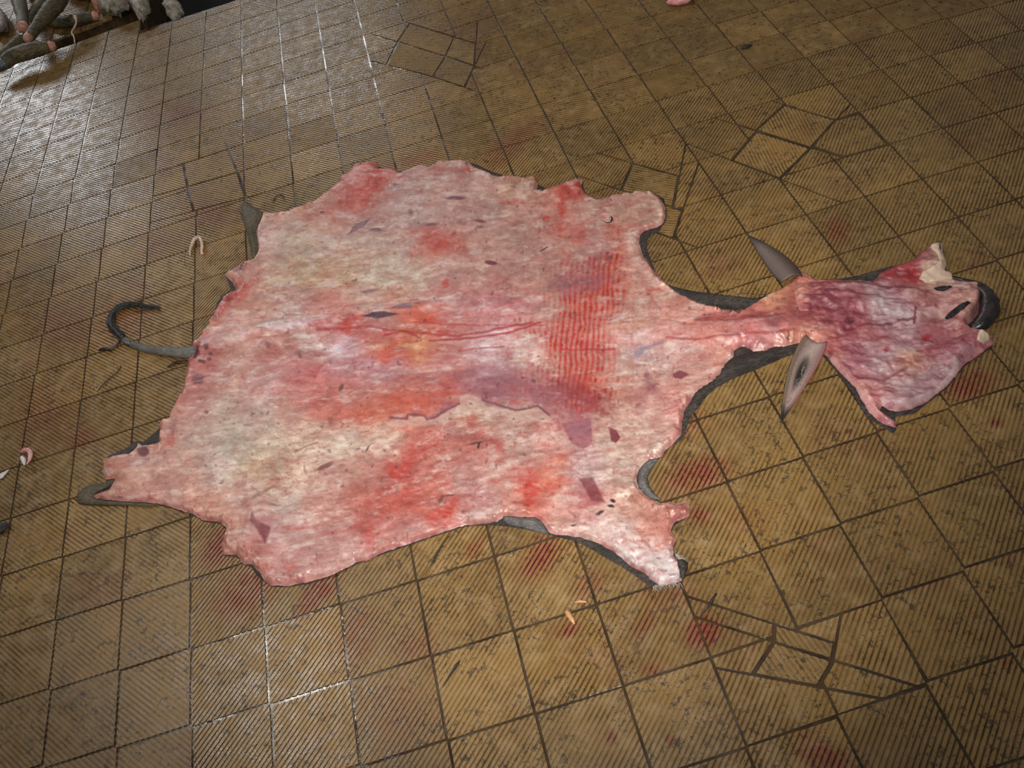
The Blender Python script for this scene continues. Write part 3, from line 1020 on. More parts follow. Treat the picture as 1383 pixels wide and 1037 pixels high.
p.lay(sstep(.80, .88, fbm(p.x / 7, p.y / 7, 91, 2)) * .55, (92, 40, 44))
p.lay(sstep(.79, .86, fbm(p.x / 4, p.y / 4, 97, 2)) * .45, (150, 62, 58))
# raw red rag of the front foot
p.blob((140, 44, 52), (905, 692, 7, 7, 0, .8), (918, 694, 9, 5, -20, .8), (921, 683, 6, 3, 0, .7), (893, 693, 6, 4, 0, .5), (880, 663, 8, 5, -30, .5))
p.mottle((206, 140, 124), 5, 50, 2.5, .5, .66, .7, 103, p.wt(880, 715, 40, 40, 0, 1, .7))
p.mottle((170, 110, 90), 5, 30, 2, .52, .66, .6, 107, p.wt(880, 680, 34, 20, 20, 1, .7))
# edges of the cut
p.lay((1 - sstep(.000, .012, dist)) * (.2 + .5 * fbm(p.x / 18, p.y / 18, 251, 3)), (206, 158, 152))
p.lay((1 - sstep(.000, .009, dist)) * sstep(.5, .62, fbm(p.x / 14, p.y / 14, 253, 3)) * .7, (150, 66, 70))
z = relief(p, dist, xy) * sstep(0, .03, dist) + .007 * sstep(.46, .66, fbm(p.x / 16, p.y / 16, 257, 3)) * sstep(0, .010, dist) * (1 - sstep(.018, .045, dist)) + FUR_Z + SK * sstep(-.002, .012, dist) + .0
z = np.maximum(z, FUR_Z + .0015)
lum = (p.c @ np.array([.3, .5, .2]))[:, None]
p.c *= np.array([.76, .67, .69]) + np.array([.10, .14, .16]) * sstep(.38, .66, lum)
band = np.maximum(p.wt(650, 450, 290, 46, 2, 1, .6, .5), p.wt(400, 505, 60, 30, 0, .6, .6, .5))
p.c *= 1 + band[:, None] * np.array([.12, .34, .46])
p.fibres(.16, -8, 4, 3.0, 231, (.7, 1.1, 1.1))
p.fibres(.12, 40, 3, 1.6, 233, (.6, 1, 1))
me = mesh_from('flesh_side', np.c_[xy - HO, z], faces)
set_colors(me, p.c)
body = link('flesh_side', me, hide, [M_FLESH])
tag(body, 'pink and cream flesh side with red streaks and purple bruises')

# --- head
xy, faces, dist = sheet(HEAD, 0.0030, .0022, 9)
p = Paint(xy, (190, 118, 120))
p.field("""
345:1250 150 60 75;1265 225 195 165
375:1090 220 140 120;1210 170 70 75;1235 165 40 45;1265 215 190 160
390:1075 225 155 125;1110 170 90 95;1150 175 120 120;1200 170 110 115;1250 190 130 120;1300 200 150 140
410:1075 205 120 105;1110 150 75 85;1150 170 100 105;1190 190 160 160;1230 185 125 120;1270 205 150 140;1310 215 160 140
430:1075 170 80 85;1110 150 80 85;1150 165 85 95;1190 195 165 165;1220 195 165 168;1250 185 135 130;1290 195 135 125;1315 190 150 140
450:1080 215 140 115;1105 200 120 105;1140 150 70 80;1180 190 120 115;1220 195 150 150;1255 165 95 100;1290 205 140 130;1320 190 110 120
470:1095 220 140 120;1120 205 125 115;1150 165 90 95;1190 185 135 140;1230 185 150 150;1260 180 100 105;1290 165 80 95;1325 200 130 130
490:1125 210 140 130;1155 170 110 120;1190 195 165 160;1230 220 150 120;1260 175 110 115;1290 190 140 145
510:1150 190 120 125;1190 185 130 135;1230 190 150 150;1265 185 160 160;1285 200 150 150
530:1160 215 145 130;1200 200 150 145;1240 185 150 155;1265 190 130 130
550:1175 205 120 115;1210 200 150 150;1235 150 80 85
575:1200 185 95 100
""", 12)
p.fibres(.34, 3, 6, 4.5, 111, (.55, 1, .9))
p.fibres(.22, 10, 3, 3, 113, (.5, 1, .9))
p.mottle((140, 48, 62), 5, 4, 4.5, .58, .70, .55, 115)
p.mottle((222, 196, 192), 5, 4, 4.0, .62, .74, .45, 117)
p.blob((160, 34, 40), (1232, 372, 12, 10, -30, .8), (1210, 374, 26, 5, -10, .7), (1102, 430, 6, 4, 0, .6), (1250, 461, 6, 4, -20, .9, .4), (1196, 475, 4, 4, 0, .8, .4), (1240, 345, 10, 7, 0, .6), (1130, 461, 2.5, 2.5, 0, .9))
for pts, w_, o in (([(1095, 385), (1160, 390), (1250, 400)], 2.0, .7), ([(1100, 400), (1180, 408), (1260, 420)], 1.5, .6), ([(1140, 450), (1200, 440), (1235, 432)], 1.8, .8), ([(1234, 420), (1232, 440)], 1.6, .9), ([(1115, 400), (1090, 430)], 3, .5), ([(1150, 470), (1200, 495), (1220, 520)], 1.4, .35), ([(1120, 480), (1150, 512), (1190, 518), (1222, 500)], 2.2, .6)):
    p.line((128, 40, 56), pts, w_, o, 1, 8)
p.line((226, 176, 168), [(1112, 480), (1135, 505), (1160, 530), (1180, 560)], 4, .6, 1, 8)
p.line((224, 190, 190), [(1290, 500), (1265, 530), (1230, 548), (1195, 545)], 3.5, .6, 1, 8)
p.blob((76, 34, 40), (1145, 438, 7, 4, 0, .9, .4), (1140, 446, 3, 3, 0, .8), (1274, 352, 3, 8, 0, .0))
p.lay((1 - sstep(0, .006, dist)) * .5, (150, 62, 68))
p.c *= np.array([.88, .90, .96])
p.mottle((112, 40, 54), 6, 8, 2.4, .46, .62, .75, 241, np.maximum(p.wt(1118, 420, 44, 24, -6, 1, .6), p.wt(1255, 480, 44, 12, -20, .7, .6)))
p.fibres(.18, 4, 4, 3, 243, (.6, 1, 1))
x, y = p.x, p.y
z = .016 * (fbm(x / 30, y / 13, 131, 3) - .45) + .010 * (fbm(x / 9, y / 7, 137, 2) - .5)
for (cx, cy, rx, ry, ang, hgt) in ((1120, 420, 50, 30, 0, .014), (1200, 405, 110, 16, 2, .016), (1310, 410, 26, 26, 0, .020), (1300, 470, 34, 12, -35, .022), (1230, 545, 60, 8, -14, .014), (1130, 500, 40, 8, 45, .014), (1255, 350, 18, 16, 0, .014), (1300, 436, 24, 10, -20, .014), (1190, 565, 14, 14, 40, .008)):
    z = z + hgt * p.wt(cx, cy, rx, ry, ang, 1, .9, .12)
z = np.maximum(z * sstep(0, .02, dist) + FUR_Z + .004 + SK * sstep(-.002, .014, dist), FUR_Z + .003)
HZ = z
me = mesh_from('head_skin', np.c_[xy - HO, z], faces)
set_colors(me, p.c)
tag(link('head_skin', me, hide, [M_HEADF]), 'wine red and lilac flesh of the flayed head, opened like a fan')
HEADXY = xy


def head_z(pt):
    k = np.argmin(((HEADXY - np.asarray(pt)[:2]) ** 2).sum(1))
    return HZ[k]


# --- hair side below, seen as a grey rim
def fur_material(name, a, b, c=(0.03, 0.03, 0.03), rough=.45, scale=(240, 60)):
    nt = NT(name)
    tc = nt.n('ShaderNodeTexCoord')
    mp = nt.n('ShaderNodeMapping')
    nt.put(mp.inputs[0], tc.outputs['Object'])
    mp.inputs['Rotation'].default_value = (0, 0, math.radians(20))
    mp.inputs['Scale'].default_value = (.25, 1, 1)
    n1 = nt.noise(mp.outputs[0], scale[0], 4, .65)
    n2 = nt.noise(tc.outputs['Object'], scale[1] * .2, 3)
    cc = nt.mix(nt.ramp(n1, .35, .68), a, b)
    cc = nt.mix(nt.math('MULTIPLY', nt.ramp(n2, .4, .7), .6), cc, c)
    nt.put(nt.b.inputs['Base Color'], cc)
    nt.b.inputs['Roughness'].default_value = rough
    nt.b.inputs['Specular IOR Level'].default_value = .25
    nt.put(nt.b.inputs['Normal'], nt.bump(n1, .7, .004))
    return nt.m


M_FUR = fur_material('wet_grey_black_hair', (0.026, 0.021, 0.019), (0.085, 0.071, 0.064), (0.02, 0.017, 0.016), .62)
M_FURG = fur_material('wet_olive_grey_hair', (0.080, 0.066, 0.042), (0.165, 0.138, 0.095), (0.05, 0.043, 0.03), .55)
M_FURB = fur_material('wet_blue_grey_hair', (0.10, 0.095, 0.095), (0.22, 0.205, 0.20), (0.05, 0.045, 0.045))
def nearest(pt, Q):
    best, bd = None, 1e9
    for a, b in zip(Q, np.roll(Q, -1, 0)):
        e = b - a
        t = np.clip((pt - a) @ e / max(e @ e, 1e-9), 0, 1)
        n_ = a + t * e
        d_ = np.hypot(*(pt - n_))
        if d_ < bd:
            best, bd = n_, d_
    return best, bd


FUR2 = []
for pt in FUR:
    n1, d1 = nearest(pt, BODY)
    n2, d2 = nearest(pt, HEAD)
    n_, d_ = (n1, d1) if d1 < d2 else (n2, d2)
    FUR2.append(n_ + (pt - n_) * .30 if d_ < 4.6 else pt)
xy, faces, dist = sheet(np.array(FUR2), 0.007, .0014, 15)
q = to_px(np.c_[xy, np.zeros(len(xy))])
zz = .0015 + .0042 * sstep(-.002, .008, dist)
# the neck and head turn their hair side up in thicker rolls
for cx, cy, rx, ry, ang, hgt in ((975, 404, 70, 9, 6, .012), (1020, 490, 80, 12, -18, .018), (950, 535, 26, 12, -50, .010), (1190, 366, 60, 7, -12, .010)):
    a = math.radians(ang)
    u = ((q[:, 0] - cx) * math.cos(a) + (q[:, 1] - cy) * math.sin(a)) / rx
    v = (-(q[:, 0] - cx) * math.sin(a) + (q[:, 1] - cy) * math.cos(a)) / ry
    under = ~in_poly(q, BODY) & ~in_poly(q, HEAD)
    zz = zz + hgt * (1 - sstep(.2, 1.1, np.hypot(u, v))) * under * sstep(0, .012, dist)
me = mesh_from('hair_side', np.c_[xy - HO, zz], faces)
tag(link('hair_side', me, hide, [M_FUR]), 'dark grey hair side showing as a rim')


def sheet_part(name, pts, z_fn, mat, label, step=.005, rough=.001, seed=3, parent=hide):
    xy, faces, dist = sheet(np.array(pts, float), step, rough, seed)
    z = z_fn(xy, dist)
    me = mesh_from(name, np.c_[xy - HO, z], faces)
    o = link(name, me, parent, [mat])
    m = o.modifiers.new('thickness', 'SOLIDIFY')
    m.thickness = .003
    m.offset = -1
    if label:
        o['label'] = label
    return o


sheet_part('leg_skin', [(331.6, 274.6), (344, 281), (356, 288.5), (353, 300), (347, 313), (349, 326), (350, 339), (344, 354), (342, 349), (338, 330), (333, 311), (325.6, 290)],
           lambda xy, d: .009 + .012 * sstep(0, .02, d) + .006 * (fbm(xy[:, 0] * 60, xy[:, 1] * 60, 3) - .5), M_FURG, 'olive grey hind leg flap turned hair side up')
sheet_part('belly_flap', [(680.5, 697.5), (695.5, 699), (709, 701), (723, 700), (735, 709), (742, 723), (732.6, 722), (709.4, 715), (690, 711), (681, 705)],
           lambda xy, d: .008 + .012 * sstep(0, .016, d), M_FURB, 'blue grey hairy fold at the belly edge')
sheet_part('leg_skin', [(107, 668), (115, 660.5), (125, 656), (142, 653.5), (150, 650), (157, 649), (153, 656), (142, 662), (130, 668), (129, 673), (134, 676), (160, 679), (194, 681), (216, 683), (200, 685.5), (168, 684), (133, 683.5), (106.5, 681)],
           lambda xy, d: .008 + .009 * sstep(0, .012, d), M_FURG, 'brown grey hind leg end curled over its flesh')
sheet_part('leg_skin', [(913, 760), (922, 758), (929, 762), (929, 772), (924, 784), (919, 783), (917, 772)],
           lambda xy, d: .012 + .010 * sstep(0, .012, d), M_FUR, 'dark hairy front leg end')
sheet_part('shoulder_flap', [(862, 640), (867, 632), (877, 623), (891, 621), (884, 630), (877, 640), (875, 648), (878, 660), (885, 670), (893, 677), (881, 676), (871, 669), (862, 658)],
           lambda xy, d: .010 + .010 * sstep(0, .012, d), M_FURB, 'grey hairy rim of the notch behind the foreleg')

M_DARK = simple_mat('black_hole', (0.004, 0.003, 0.003), (0.010, 0.008, 0.008), 60, .6)
M_LIP = simple_mat('pale_lip_skin', (0.62, 0.45, 0.34), (0.72, 0.55, 0.43), 30, .38, .2)
M_MUZ = simple_mat('black_wet_muzzle', (0.012, 0.010, 0.011), (0.05, 0.035, 0.038), 40, .28, .5, .003)


def on_head(lift):
    return lambda xy, d: np.array([head_z(v) for v in xy]) + lift * sstep(-.001, .006, d)


sheet_part('eye_hole', [(1258, 398), (1266, 396), (1275, 397), (1282, 400), (1279, 403), (1270, 404.5), (1262, 402)], on_head(.007), M_DARK, None, .004, .0005)
sheet_part('eye_hole', [(1273, 437), (1280, 430), (1290, 425), (1303, 421), (1306, 424), (1298, 431), (1286, 437), (1277, 441)], on_head(.007), M_DARK, None, .004, .0005)
sheet_part('lip', [(1254, 340), (1262, 335.5), (1272, 334.5), (1273, 348), (1278, 358), (1276, 369), (1284, 372), (1287, 382), (1268, 386), (1248, 388), (1239, 382), (1244, 373), (1258, 369), (1265, 362), (1262, 353), (1255, 347)],
           on_head(.006), M_LIP, 'pale cream lip flap at the top of the head', .004, .0008)
sheet_part('lip', [(1317, 459), (1322, 455), (1336, 460), (1333, 467), (1325, 472), (1314, 472)], on_head(.005), M_LIP, 'pale lip end below the muzzle', .004, .0008)
sheet_part('lip_spot', [(1263, 340), (1268, 337), (1270, 344), (1268, 351), (1264, 347)], on_head(.0085), M_MUZ, 'black spot on the cream lip', .003, .0008)


def tube(path, radii, nseg=10, sub=5, flat=1.0, noise=0.0, seed=1):
    """a tapering tube along a smooth path (world metres); returns verts, faces, station per vert"""
    P = np.asarray(path, float)
    R = np.asarray(radii, float)
    pts, rad = [], []
    n = len(P)
    for k in range(n - 1):
        p0, p1, p2, p3 = P[max(k - 1, 0)], P[k], P[k + 1], P[min(k + 2, n - 1)]
        for s in range(sub):
            t = s / sub
            pts.append(.5 * (2 * p1 + (p2 - p0) * t + (2 * p0 - 5 * p1 + 4 * p2 - p3) * t * t + (3 * p1 - p0 - 3 * p2 + p3) * t ** 3))
            rad.append(R[k] + (R[k + 1] - R[k]) * t)
    pts.append(P[-1])
    rad.append(R[-1])
    pts, rad = np.array(pts), np.array(rad)
    V, F, T = [], [], []
    rng = random.Random(seed)
    for k in range(len(pts)):
        tg = pts[min(k + 1, len(pts) - 1)] - pts[max(k - 1, 0)]
        tg = tg / max(np.linalg.norm(tg), 1e-9)
        up = np.array([0, 0, 1.0])
        sd = np.cross(tg, up)
        if np.linalg.norm(sd) < 1e-6:
            sd = np.array([1.0, 0, 0])
        sd /= np.linalg.norm(sd)
        up = np.cross(sd, tg)
        for m in range(nseg):
            a = 2 * math.pi * m / nseg
            r = rad[k] * (1 + noise * rng.uniform(-1, 1))
            V.append(pts[k] + sd * math.cos(a) * r + up * math.sin(a) * r * flat)
            T.append(k / (len(pts) - 1))
    for k in range(len(pts) - 1):
        for m in range(nseg):
            F.append([k * nseg + m, k * nseg + (m + 1) % nseg, (k + 1) * nseg + (m + 1) % nseg, (k + 1) * nseg + m])
    V.append(pts[0])
    V.append(pts[-1])
    a, b = len(V) - 2, len(V) - 1
    L = (len(pts) - 1) * nseg
    for m in range(nseg):
        F.append([a, (m + 1) % nseg, m])
        F.append([b, L + m, L + (m + 1) % nseg])
    T += [0, 1]
    return np.array(V), F, np.array(T)


def path_at(pts):
    return [at(x, y, z) for x, y, z in pts]


def local(V, org):
    return V - np.array([org[0], org[1], 0])


# muzzle
V, F, T = tube(path_at([(1283, 374, .016), (1303, 380, .020), (1322, 388, .026), (1335, 403, .030), (1336, 420, .030), (1327, 436, .026), (1312, 444, .018)]),
               [.005, .009, .015, .022, .025, .020, .010], 14, 6, .95, .07, 3)
me = mesh_from('muzzle', local(V, HO), F)
tag(link('muzzle', me, hide, [M_MUZ]), 'black wet muzzle')


# ears
def ear(base, tip, bend, width, z0, z1, cup, colour, name='ear', label=None, thick=.004, peak=.35):
    n, m = 26, 12
    b, t = at(*base), at(*tip)
    ctrl = at(*bend)
    V, C, F = [], [], []
    for k in range(n + 1):
        s = k / n
        c = (1 - s) ** 2 * b + 2 * s * (1 - s) * ctrl + s * s * t
        tg = 2 * (1 - s) * (ctrl - b) + 2 * s * (t - ctrl)
        tg = tg / np.linalg.norm(tg)
        sd = np.array([-tg[1], tg[0], 0])
        w = width * (max(0.0, math.sin(math.pi * min(1, (.12 + .88 * s) ** .75))) ** .8 + (.35 * (1 - s) ** 2))
        zc = z0 + (z1 - z0) * s
        for e in range(m + 1):
            u = e / m * 2 - 1
            pt = c + sd * u * w
            V.append([pt[0], pt[1], zc + cup * w / width * (u * u - .3)])
            C.append(colour(s, u))
    for k in range(n):
        for e in range(m):
            F.append([k * (m + 1) + e, k * (m + 1) + e + 1, (k + 1) * (m + 1) + e + 1, (k + 1) * (m + 1) + e])
    me = mesh_from(name, local(np.array(V), HO), F)
    set_colors(me, lin(np.array(C)))
    o = link(name, me, hide, [M_EAR])
    md = o.modifiers.new('thickness', 'SOLIDIFY')
    md.thickness = thick
    md.offset = -1
    if label:
        o['label'] = label
    return o


def ear_material():
    nt = NT('ear_hair_skin')
    v = nt.n('ShaderNodeVertexColor')
    v.layer_name = 'skin_colour'
    tc = nt.n('ShaderNodeTexCoord')
    n1 = nt.noise(tc.outputs['Object'], 240, 4, .65)
    c = nt.mix(nt.math('MULTIPLY', nt.ramp(n1, .45, .75), .45), v.outputs[0], (0.02, 0.018, 0.017))
    nt.put(nt.b.inputs['Base Color'], c)
    nt.b.inputs['Roughness'].default_value = .45
    nt.put(nt.b.inputs['Normal'], nt.bump(n1, .5, .003))
    return nt.m


M_EAR = ear_material()


def mixc(a, b, t):
    t = max(0, min(1, t))
    return [a[k] + (b[k] - a[k]) * t for k in range(3)]


ear((1069, 384), (1012, 324), (1047, 350), .030, .030, .012, -.016,
    lambda s, u: mixc(mixc((84, 72, 66), (112, 96, 90), 1 - abs(u - .3)), (44, 39, 38), (s - .72) * 3.5), 'ear', 'grey brown ear pointing away, back of it up')


def inner_ear(s, u):
    c = mixc((158, 132, 130), (176, 156, 146), .5 + .5 * math.sin(s * 9 + u * 4))
    c = mixc(c, (38, 32, 32), 1.5 - 2.6 * math.hypot((s - .42) * 2.2, (u + .1) * 1.1))
    c = mixc(c, (120, 102, 84), (-u - .62) * 4)
    c = mixc(c, (150, 92, 92), (u - .66) * 3)
    return mixc(c, (30, 28, 30), (s - .80) * 7)


ear((1101, 468), (1054, 574), (1078, 512), .030, .022, .010, .020, inner_ear, 'ear', 'ear lying open, pale hairy inside and black tip')


# strands of hair as thin blades
def strands(specs, name, parent, mat, org, width=.0009):
    V, F = [], []
    for pts, w in specs:
        v, f, _ = tube(pts, [w * .9] + [w] * (len(pts) - 2) + [w * .15], 4, 4)
        b = len(V)
        V += list(v)
        F += [[i + b for i in q] for q in f]
    me = mesh_from(name, local(np.array(V), org), F)
    o = link(name, me, parent, [mat])
    return o


hs = []
rng = random.Random(8)
for k in range(16):
    t = rng.uniform(.1, .9)
    a = np.array([1098, 476]) + t * (np.array([1062, 552]) - np.array([1098, 476]))
    s = rng.choice((-1, 1))
    a = a + np.array([rng.uniform(-3, 3), rng.uniform(-3, 3)])
    b = a + np.array([rng.uniform(2, 7) * s, rng.uniform(6, 16)])
    hs.append(([at(a[0], a[1], .026), at((a[0] + b[0]) / 2 + s * 2, (a[1] + b[1]) / 2, .034), at(b[0], b[1], .024)], .0007))
M_PALEHAIR = simple_mat('pale_ear_hair', (0.30, 0.26, 0.22), (0.42, 0.37, 0.32), 80, .5)
tag(strands(hs, 'ear_hair', hide, M_PALEHAIR, HO), 'pale hairs inside the open ear', kind='stuff')

# tail
M_TAIL = fur_material('tail_hair', (0.10, 0.095, 0.088), (0.21, 0.195, 0.175), (0.07, 0.066, 0.06), .4)
tp = [(266, 476, .012), (245, 476, .014), (229, 474.6, .014), (210, 473, .013), (194, 470, .012), (180, 465.5, .011), (168, 459, .011)]
V, F, T = tube(path_at(tp), [.025, .021, .017, .0150, .0135, .0125, .0115], 14, 6, .75, .02, 5)
tail = link('tail', mesh_from('tail', local(V, HO), F), hide, [M_TAIL])
tag(tail, 'grey tail curling to the left with a black tuft')
M_TUFT = fur_material('black_tail_tuft', (0.014, 0.015, 0.014), (0.055, 0.055, 0.05), (0.008, 0.008, 0.008), .35)
core = [(176, 463, .012), (166, 457, .012), (157.7, 449, .012), (151, 440, .012), (150, 431, .012), (153, 422.5, .011), (160, 415, .010), (171, 411, .008), (184, 410.5, .006)]
spec = [(path_at(core), .0095)]
rng = random.Random(12)
cp = np.array([c[:2] for c in core])
full = list(map(tuple, cp)) + [(194, 412), (206, 414.5), (217, 416)]
for k in range(46):
    off = rng.gauss(0, 2.6)
    n0 = rng.randint(0, 3)
    n1 = rng.randint(7, len(full) - 1)
    pts = []
    for m in range(n0, n1 + 1):
        a, b = np.array(full[max(m - 1, 0)]), np.array(full[min(m + 1, len(full) - 1)])
        t = (b - a) / np.linalg.norm(b - a)
        nn = np.array([-t[1], t[0]])
        f = off * (1 - .05 * m) + rng.gauss(0, .6) + (rng.gauss(0, 3.2) if m == n1 else 0)
        q = np.array(full[m]) + nn * f
        pts.append(at(q[0], q[1], max(.002, .014 - .0009 * m + rng.gauss(0, .003))))
    spec.append((pts, rng.uniform(.0012, .0024)))
for pts in ([(157, 440), (148, 446), (132, 447)], [(163, 456), (150, 449), (143, 434), (146, 424)], [(170, 414), (182, 420), (196, 419), (208, 416)], [(178, 411), (186, 405), (190, 404)]):
    spec.append(([at(x, y, .004) for x, y in pts], .0016))
tuft = strands(spec, 'tail_tuft', tail, M_TUFT, HO)
tag(tuft, 'black hair tuft', kind='stuff')

# fringe of pale hair at the front foot and dark hair along the neck rim
fs = []
rng = random.Random(3)
for k in range(60):
    t = rng.random()
    a = np.array([919, 786]) * (1 - t) + np.array([880, 792]) * t + np.array([0, rng.uniform(-2, 2)])
    b = a + np.array([rng.uniform(-3, 6), rng.uniform(3, 8)])
    fs.append(([at(a[0], a[1], .008), at(*(a + b) / 2, .008), at(b[0], b[1], .002)], .0006))
for k in range(40):
    t = rng.random()
    a = np.array([911, 748]) * (1 - t) + np.array([922, 762]) * t
    b = a + np.array([rng.uniform(3, 12), rng.uniform(-8, 4)])
    fs.append(([at(a[0], a[1], .010), at(*(a + b) / 2, .010), at(b[0], b[1], .002)], .0006))
tag(strands(fs, 'hair_fringe', hide, simple_mat('pale_fringe', (0.35, 0.31, 0.27), (0.5, 0.45, 0.4), 60, .6), HO), 'pale hair fringe round the front foot', kind='stuff')
fs = []
for k in range(70):
    t = rng.random()
    P0, P1 = np.array([960, 412]), np.array([1008, 420])
    a = P0 * (1 - t) + P1 * t + np.array([0, rng.uniform(-3, 0)])
    b = a + np.array([rng.uniform(-2, 2), rng.uniform(4, 9)])
    fs.append(([at(a[0], a[1], .018), at(*(a + b) / 2, .022), at(b[0], b[1], .019)], .0006))
for k in range(90):
    t = rng.random()
    P0, P1 = np.array([890, 376]), np.array([1040, 399])
    a = P0 * (1 - t) + P1 * t + np.array([0, 4 * math.sin(t * 3.1)])
    b = a + np.array([rng.uniform(-2, 5), rng.uniform(-4, 1)])
    fs.append(([at(a[0], a[1], .008), at(*(a + b) / 2, .010), at(b[0], b[1], .004)], .0008))
tag(strands(fs, 'neck_hair', hide, M_FUR, HO), 'black hairs along the neck rim', kind='stuff')


# ------------------------------------------------------------------ scraps lying about
def thing_tube(name, label, cat, path, radii, mat, nseg=10, sub=5, flat=1.0, noise=.06, seed=1, group=None):
    P = np.array(path_at(path))
    org = P.mean(0)
    V, F, T = tube(P, radii, nseg, sub, flat, noise, seed)
    o = link(name, mesh_from(name, local(V, org), F), None, [mat])
    o.location = (org[0], org[1], 0)
    return tag(o, label, cat, group)


M_GUT = simple_mat('pale_gut', (0.50, 0.34, 0.26), (0.66, 0.48, 0.38), 50, .35, .5)
M_FAT = simple_mat('orange_fat', (0.55, 0.26, 0.10), (0.66, 0.38, 0.18), 50, .35, .5)
M_PINK = simple_mat('pink_raw_meat', (0.62, 0.20, 0.20), (0.72, 0.42, 0.40), 18, .3, .4)
M_CLOT = simple_mat('clotted_blood', (0.016, 0.006, 0.006), (0.05, 0.014, 0.012), 60, .3, .6)
M_HAIRC = simple_mat('matted_black_hair', (0.012, 0.011, 0.010), (0.035, 0.03, 0.026), 60, .55, .8)
M_WHITE = simple_mat('wet_white_scrap', (0.60, 0.56, 0.54), (0.74, 0.70, 0.68), 40, .4, .4)

thing_tube('gut_scrap', 'small pale hooked piece of gut lying on the tiles left of the hide', 'scrap',
           [(257, 345, .006), (256.5, 339, .007), (259, 331, .008), (262, 324, .008), (266.5, 320.5, .008), (271, 323, .008), (273, 331, .008), (272.5, 338, .007), (273, 343, .006)],
           [.002, .0045, .006, .0068, .007, .0068, .006, .0055, .0062], M_GUT, 10, 5, .9, .08, 2)
t = empty('fat_scrap', (at(34, 612)[0], at(34, 612)[1], 0))
tag(t, 'small pink and white curl of fat beside the left edge, above the dark smear', 'scrap')
o3 = np.array([t.location.x, t.location.y])
for nm, path, rad, mt in (('curl', [(29, 611, .006), (32, 607.5, .009), (38, 608, .010), (41, 612, .010), (40, 620, .008), (36, 627, .004)], [.004, .007, .008, .008, .006, .002], M_PINK),
                          ('fat', [(29, 617, .006), (32, 622, .007), (33, 628, .004)], [.006, .008, .002], M_WHITE)):
    V, F, T = tube(path_at(path), rad, 8, 5, .8, .1, 4)
    link(nm, mesh_from(nm, local(V, o3), F), t, [mt])
thing_tube('fat_flake', 'small white flake of fat cut by the left edge of the view', 'scrap', [(-6, 646, .004), (2, 642, .005), (12, 634, .003)], [.012, .012, .001], M_WHITE, 8, 5, .35, .1, 5)
thing_tube('meat_scrap', 'pink scrap of meat cut by the top edge of the view', 'scrap', [(936, -14, .02), (925, -4, .022), (912, 1, .018), (901, 3, .010)], [.03, .034, .026, .008], M_PINK, 12, 5, .7, .06, 6)
thing_tube('hair_clump', 'black clotted clump of hair under the curl of the tail', 'hair clump', [(133, 473, .004), (140, 470.5, .006), (148, 471, .006), (156, 467, .006), (163, 458, .005)], [.004, .009, .009, .007, .004], M_CLOT, 10, 5, .6, .25, 7)
thing_tube('hair_clump', 'dark hairy clump cut by the left edge below the white flake', 'hair clump', [(-12, 716, .01), (2, 712, .012), (14, 709, .006)], [.02, .02, .003], M_HAIRC, 10, 5, .6, .25, 8)
thing_tube('hair_clump', 'small black clump on the tiles near the top right', 'hair clump', [(1000, 65, .004), (1008, 63, .006), (1016, 60, .003)], [.004, .011, .003], M_HAIRC, 8, 4, .6, .3, 9)
thing_tube('blood_clot', 'dark blood clot in the joint just below the tail root', 'blood clot', [(226, 496, .001), (236, 490, .003), (247, 489, .003), (256, 488, .001)], [.003, .007, .007, .004], M_CLOT, 8, 5, .5, .3, 10)
thing_tube('hair_strand', 'thin black strand of hair on the tiles left of the hide, below the tail', 'hair strand', [(131, 529, .001), (140, 518, .002), (155, 505, .003), (161, 499, .003), (163, 493, .001)], [.001, .002, .002, .0025, .001], M_HAIRC, 6, 4, .8, .1, 11)
thing_tube('hair_strand', 'tiny curled black strand near the upper left corner of the hide', 'hair strand', [(369, 274, .001), (371, 267, .003), (376, 263, .003), (382, 264, .003), (384, 271, .001)], [.001, .002, .0016, .003, .001], M_HAIRC, 6, 4, .8, .1, 12)
t = empty('fat_scrap', (at(770, 834)[0], at(770, 834)[1], 0))
tag(t, 'small orange scrap of fat in the joint below the belly edge', 'scrap')
o3 = np.array([t.location.x, t.location.y])
for nm, path, rad in (('shred', [(765, 825, .003), (768, 830, .005), (772, 836, .005), (776, 843, .002)], [.004, .007, .006, .002]), ('shred', [(776, 813, .002), (784, 812, .003), (792, 813, .002)], [.002, .004, .002])):
    V, F, T = tube(path_at(path), rad, 8, 4, .6, .2, 4)
    link(nm, mesh_from(nm, local(V, o3), F), t, [M_FAT])
V = None
thing_tube('hair_lock', 'black hooked lock of hair lying on the upper right of the hide', 'hair strand', [(813, 297, .022), (819, 300.5, .023), (824, 300, .023), (826.5, 296, .023), (825, 291, .022)], [.0006, .0016, .0028, .0036, .001], M_HAIRC, 6, 5, .7, .05, 13)


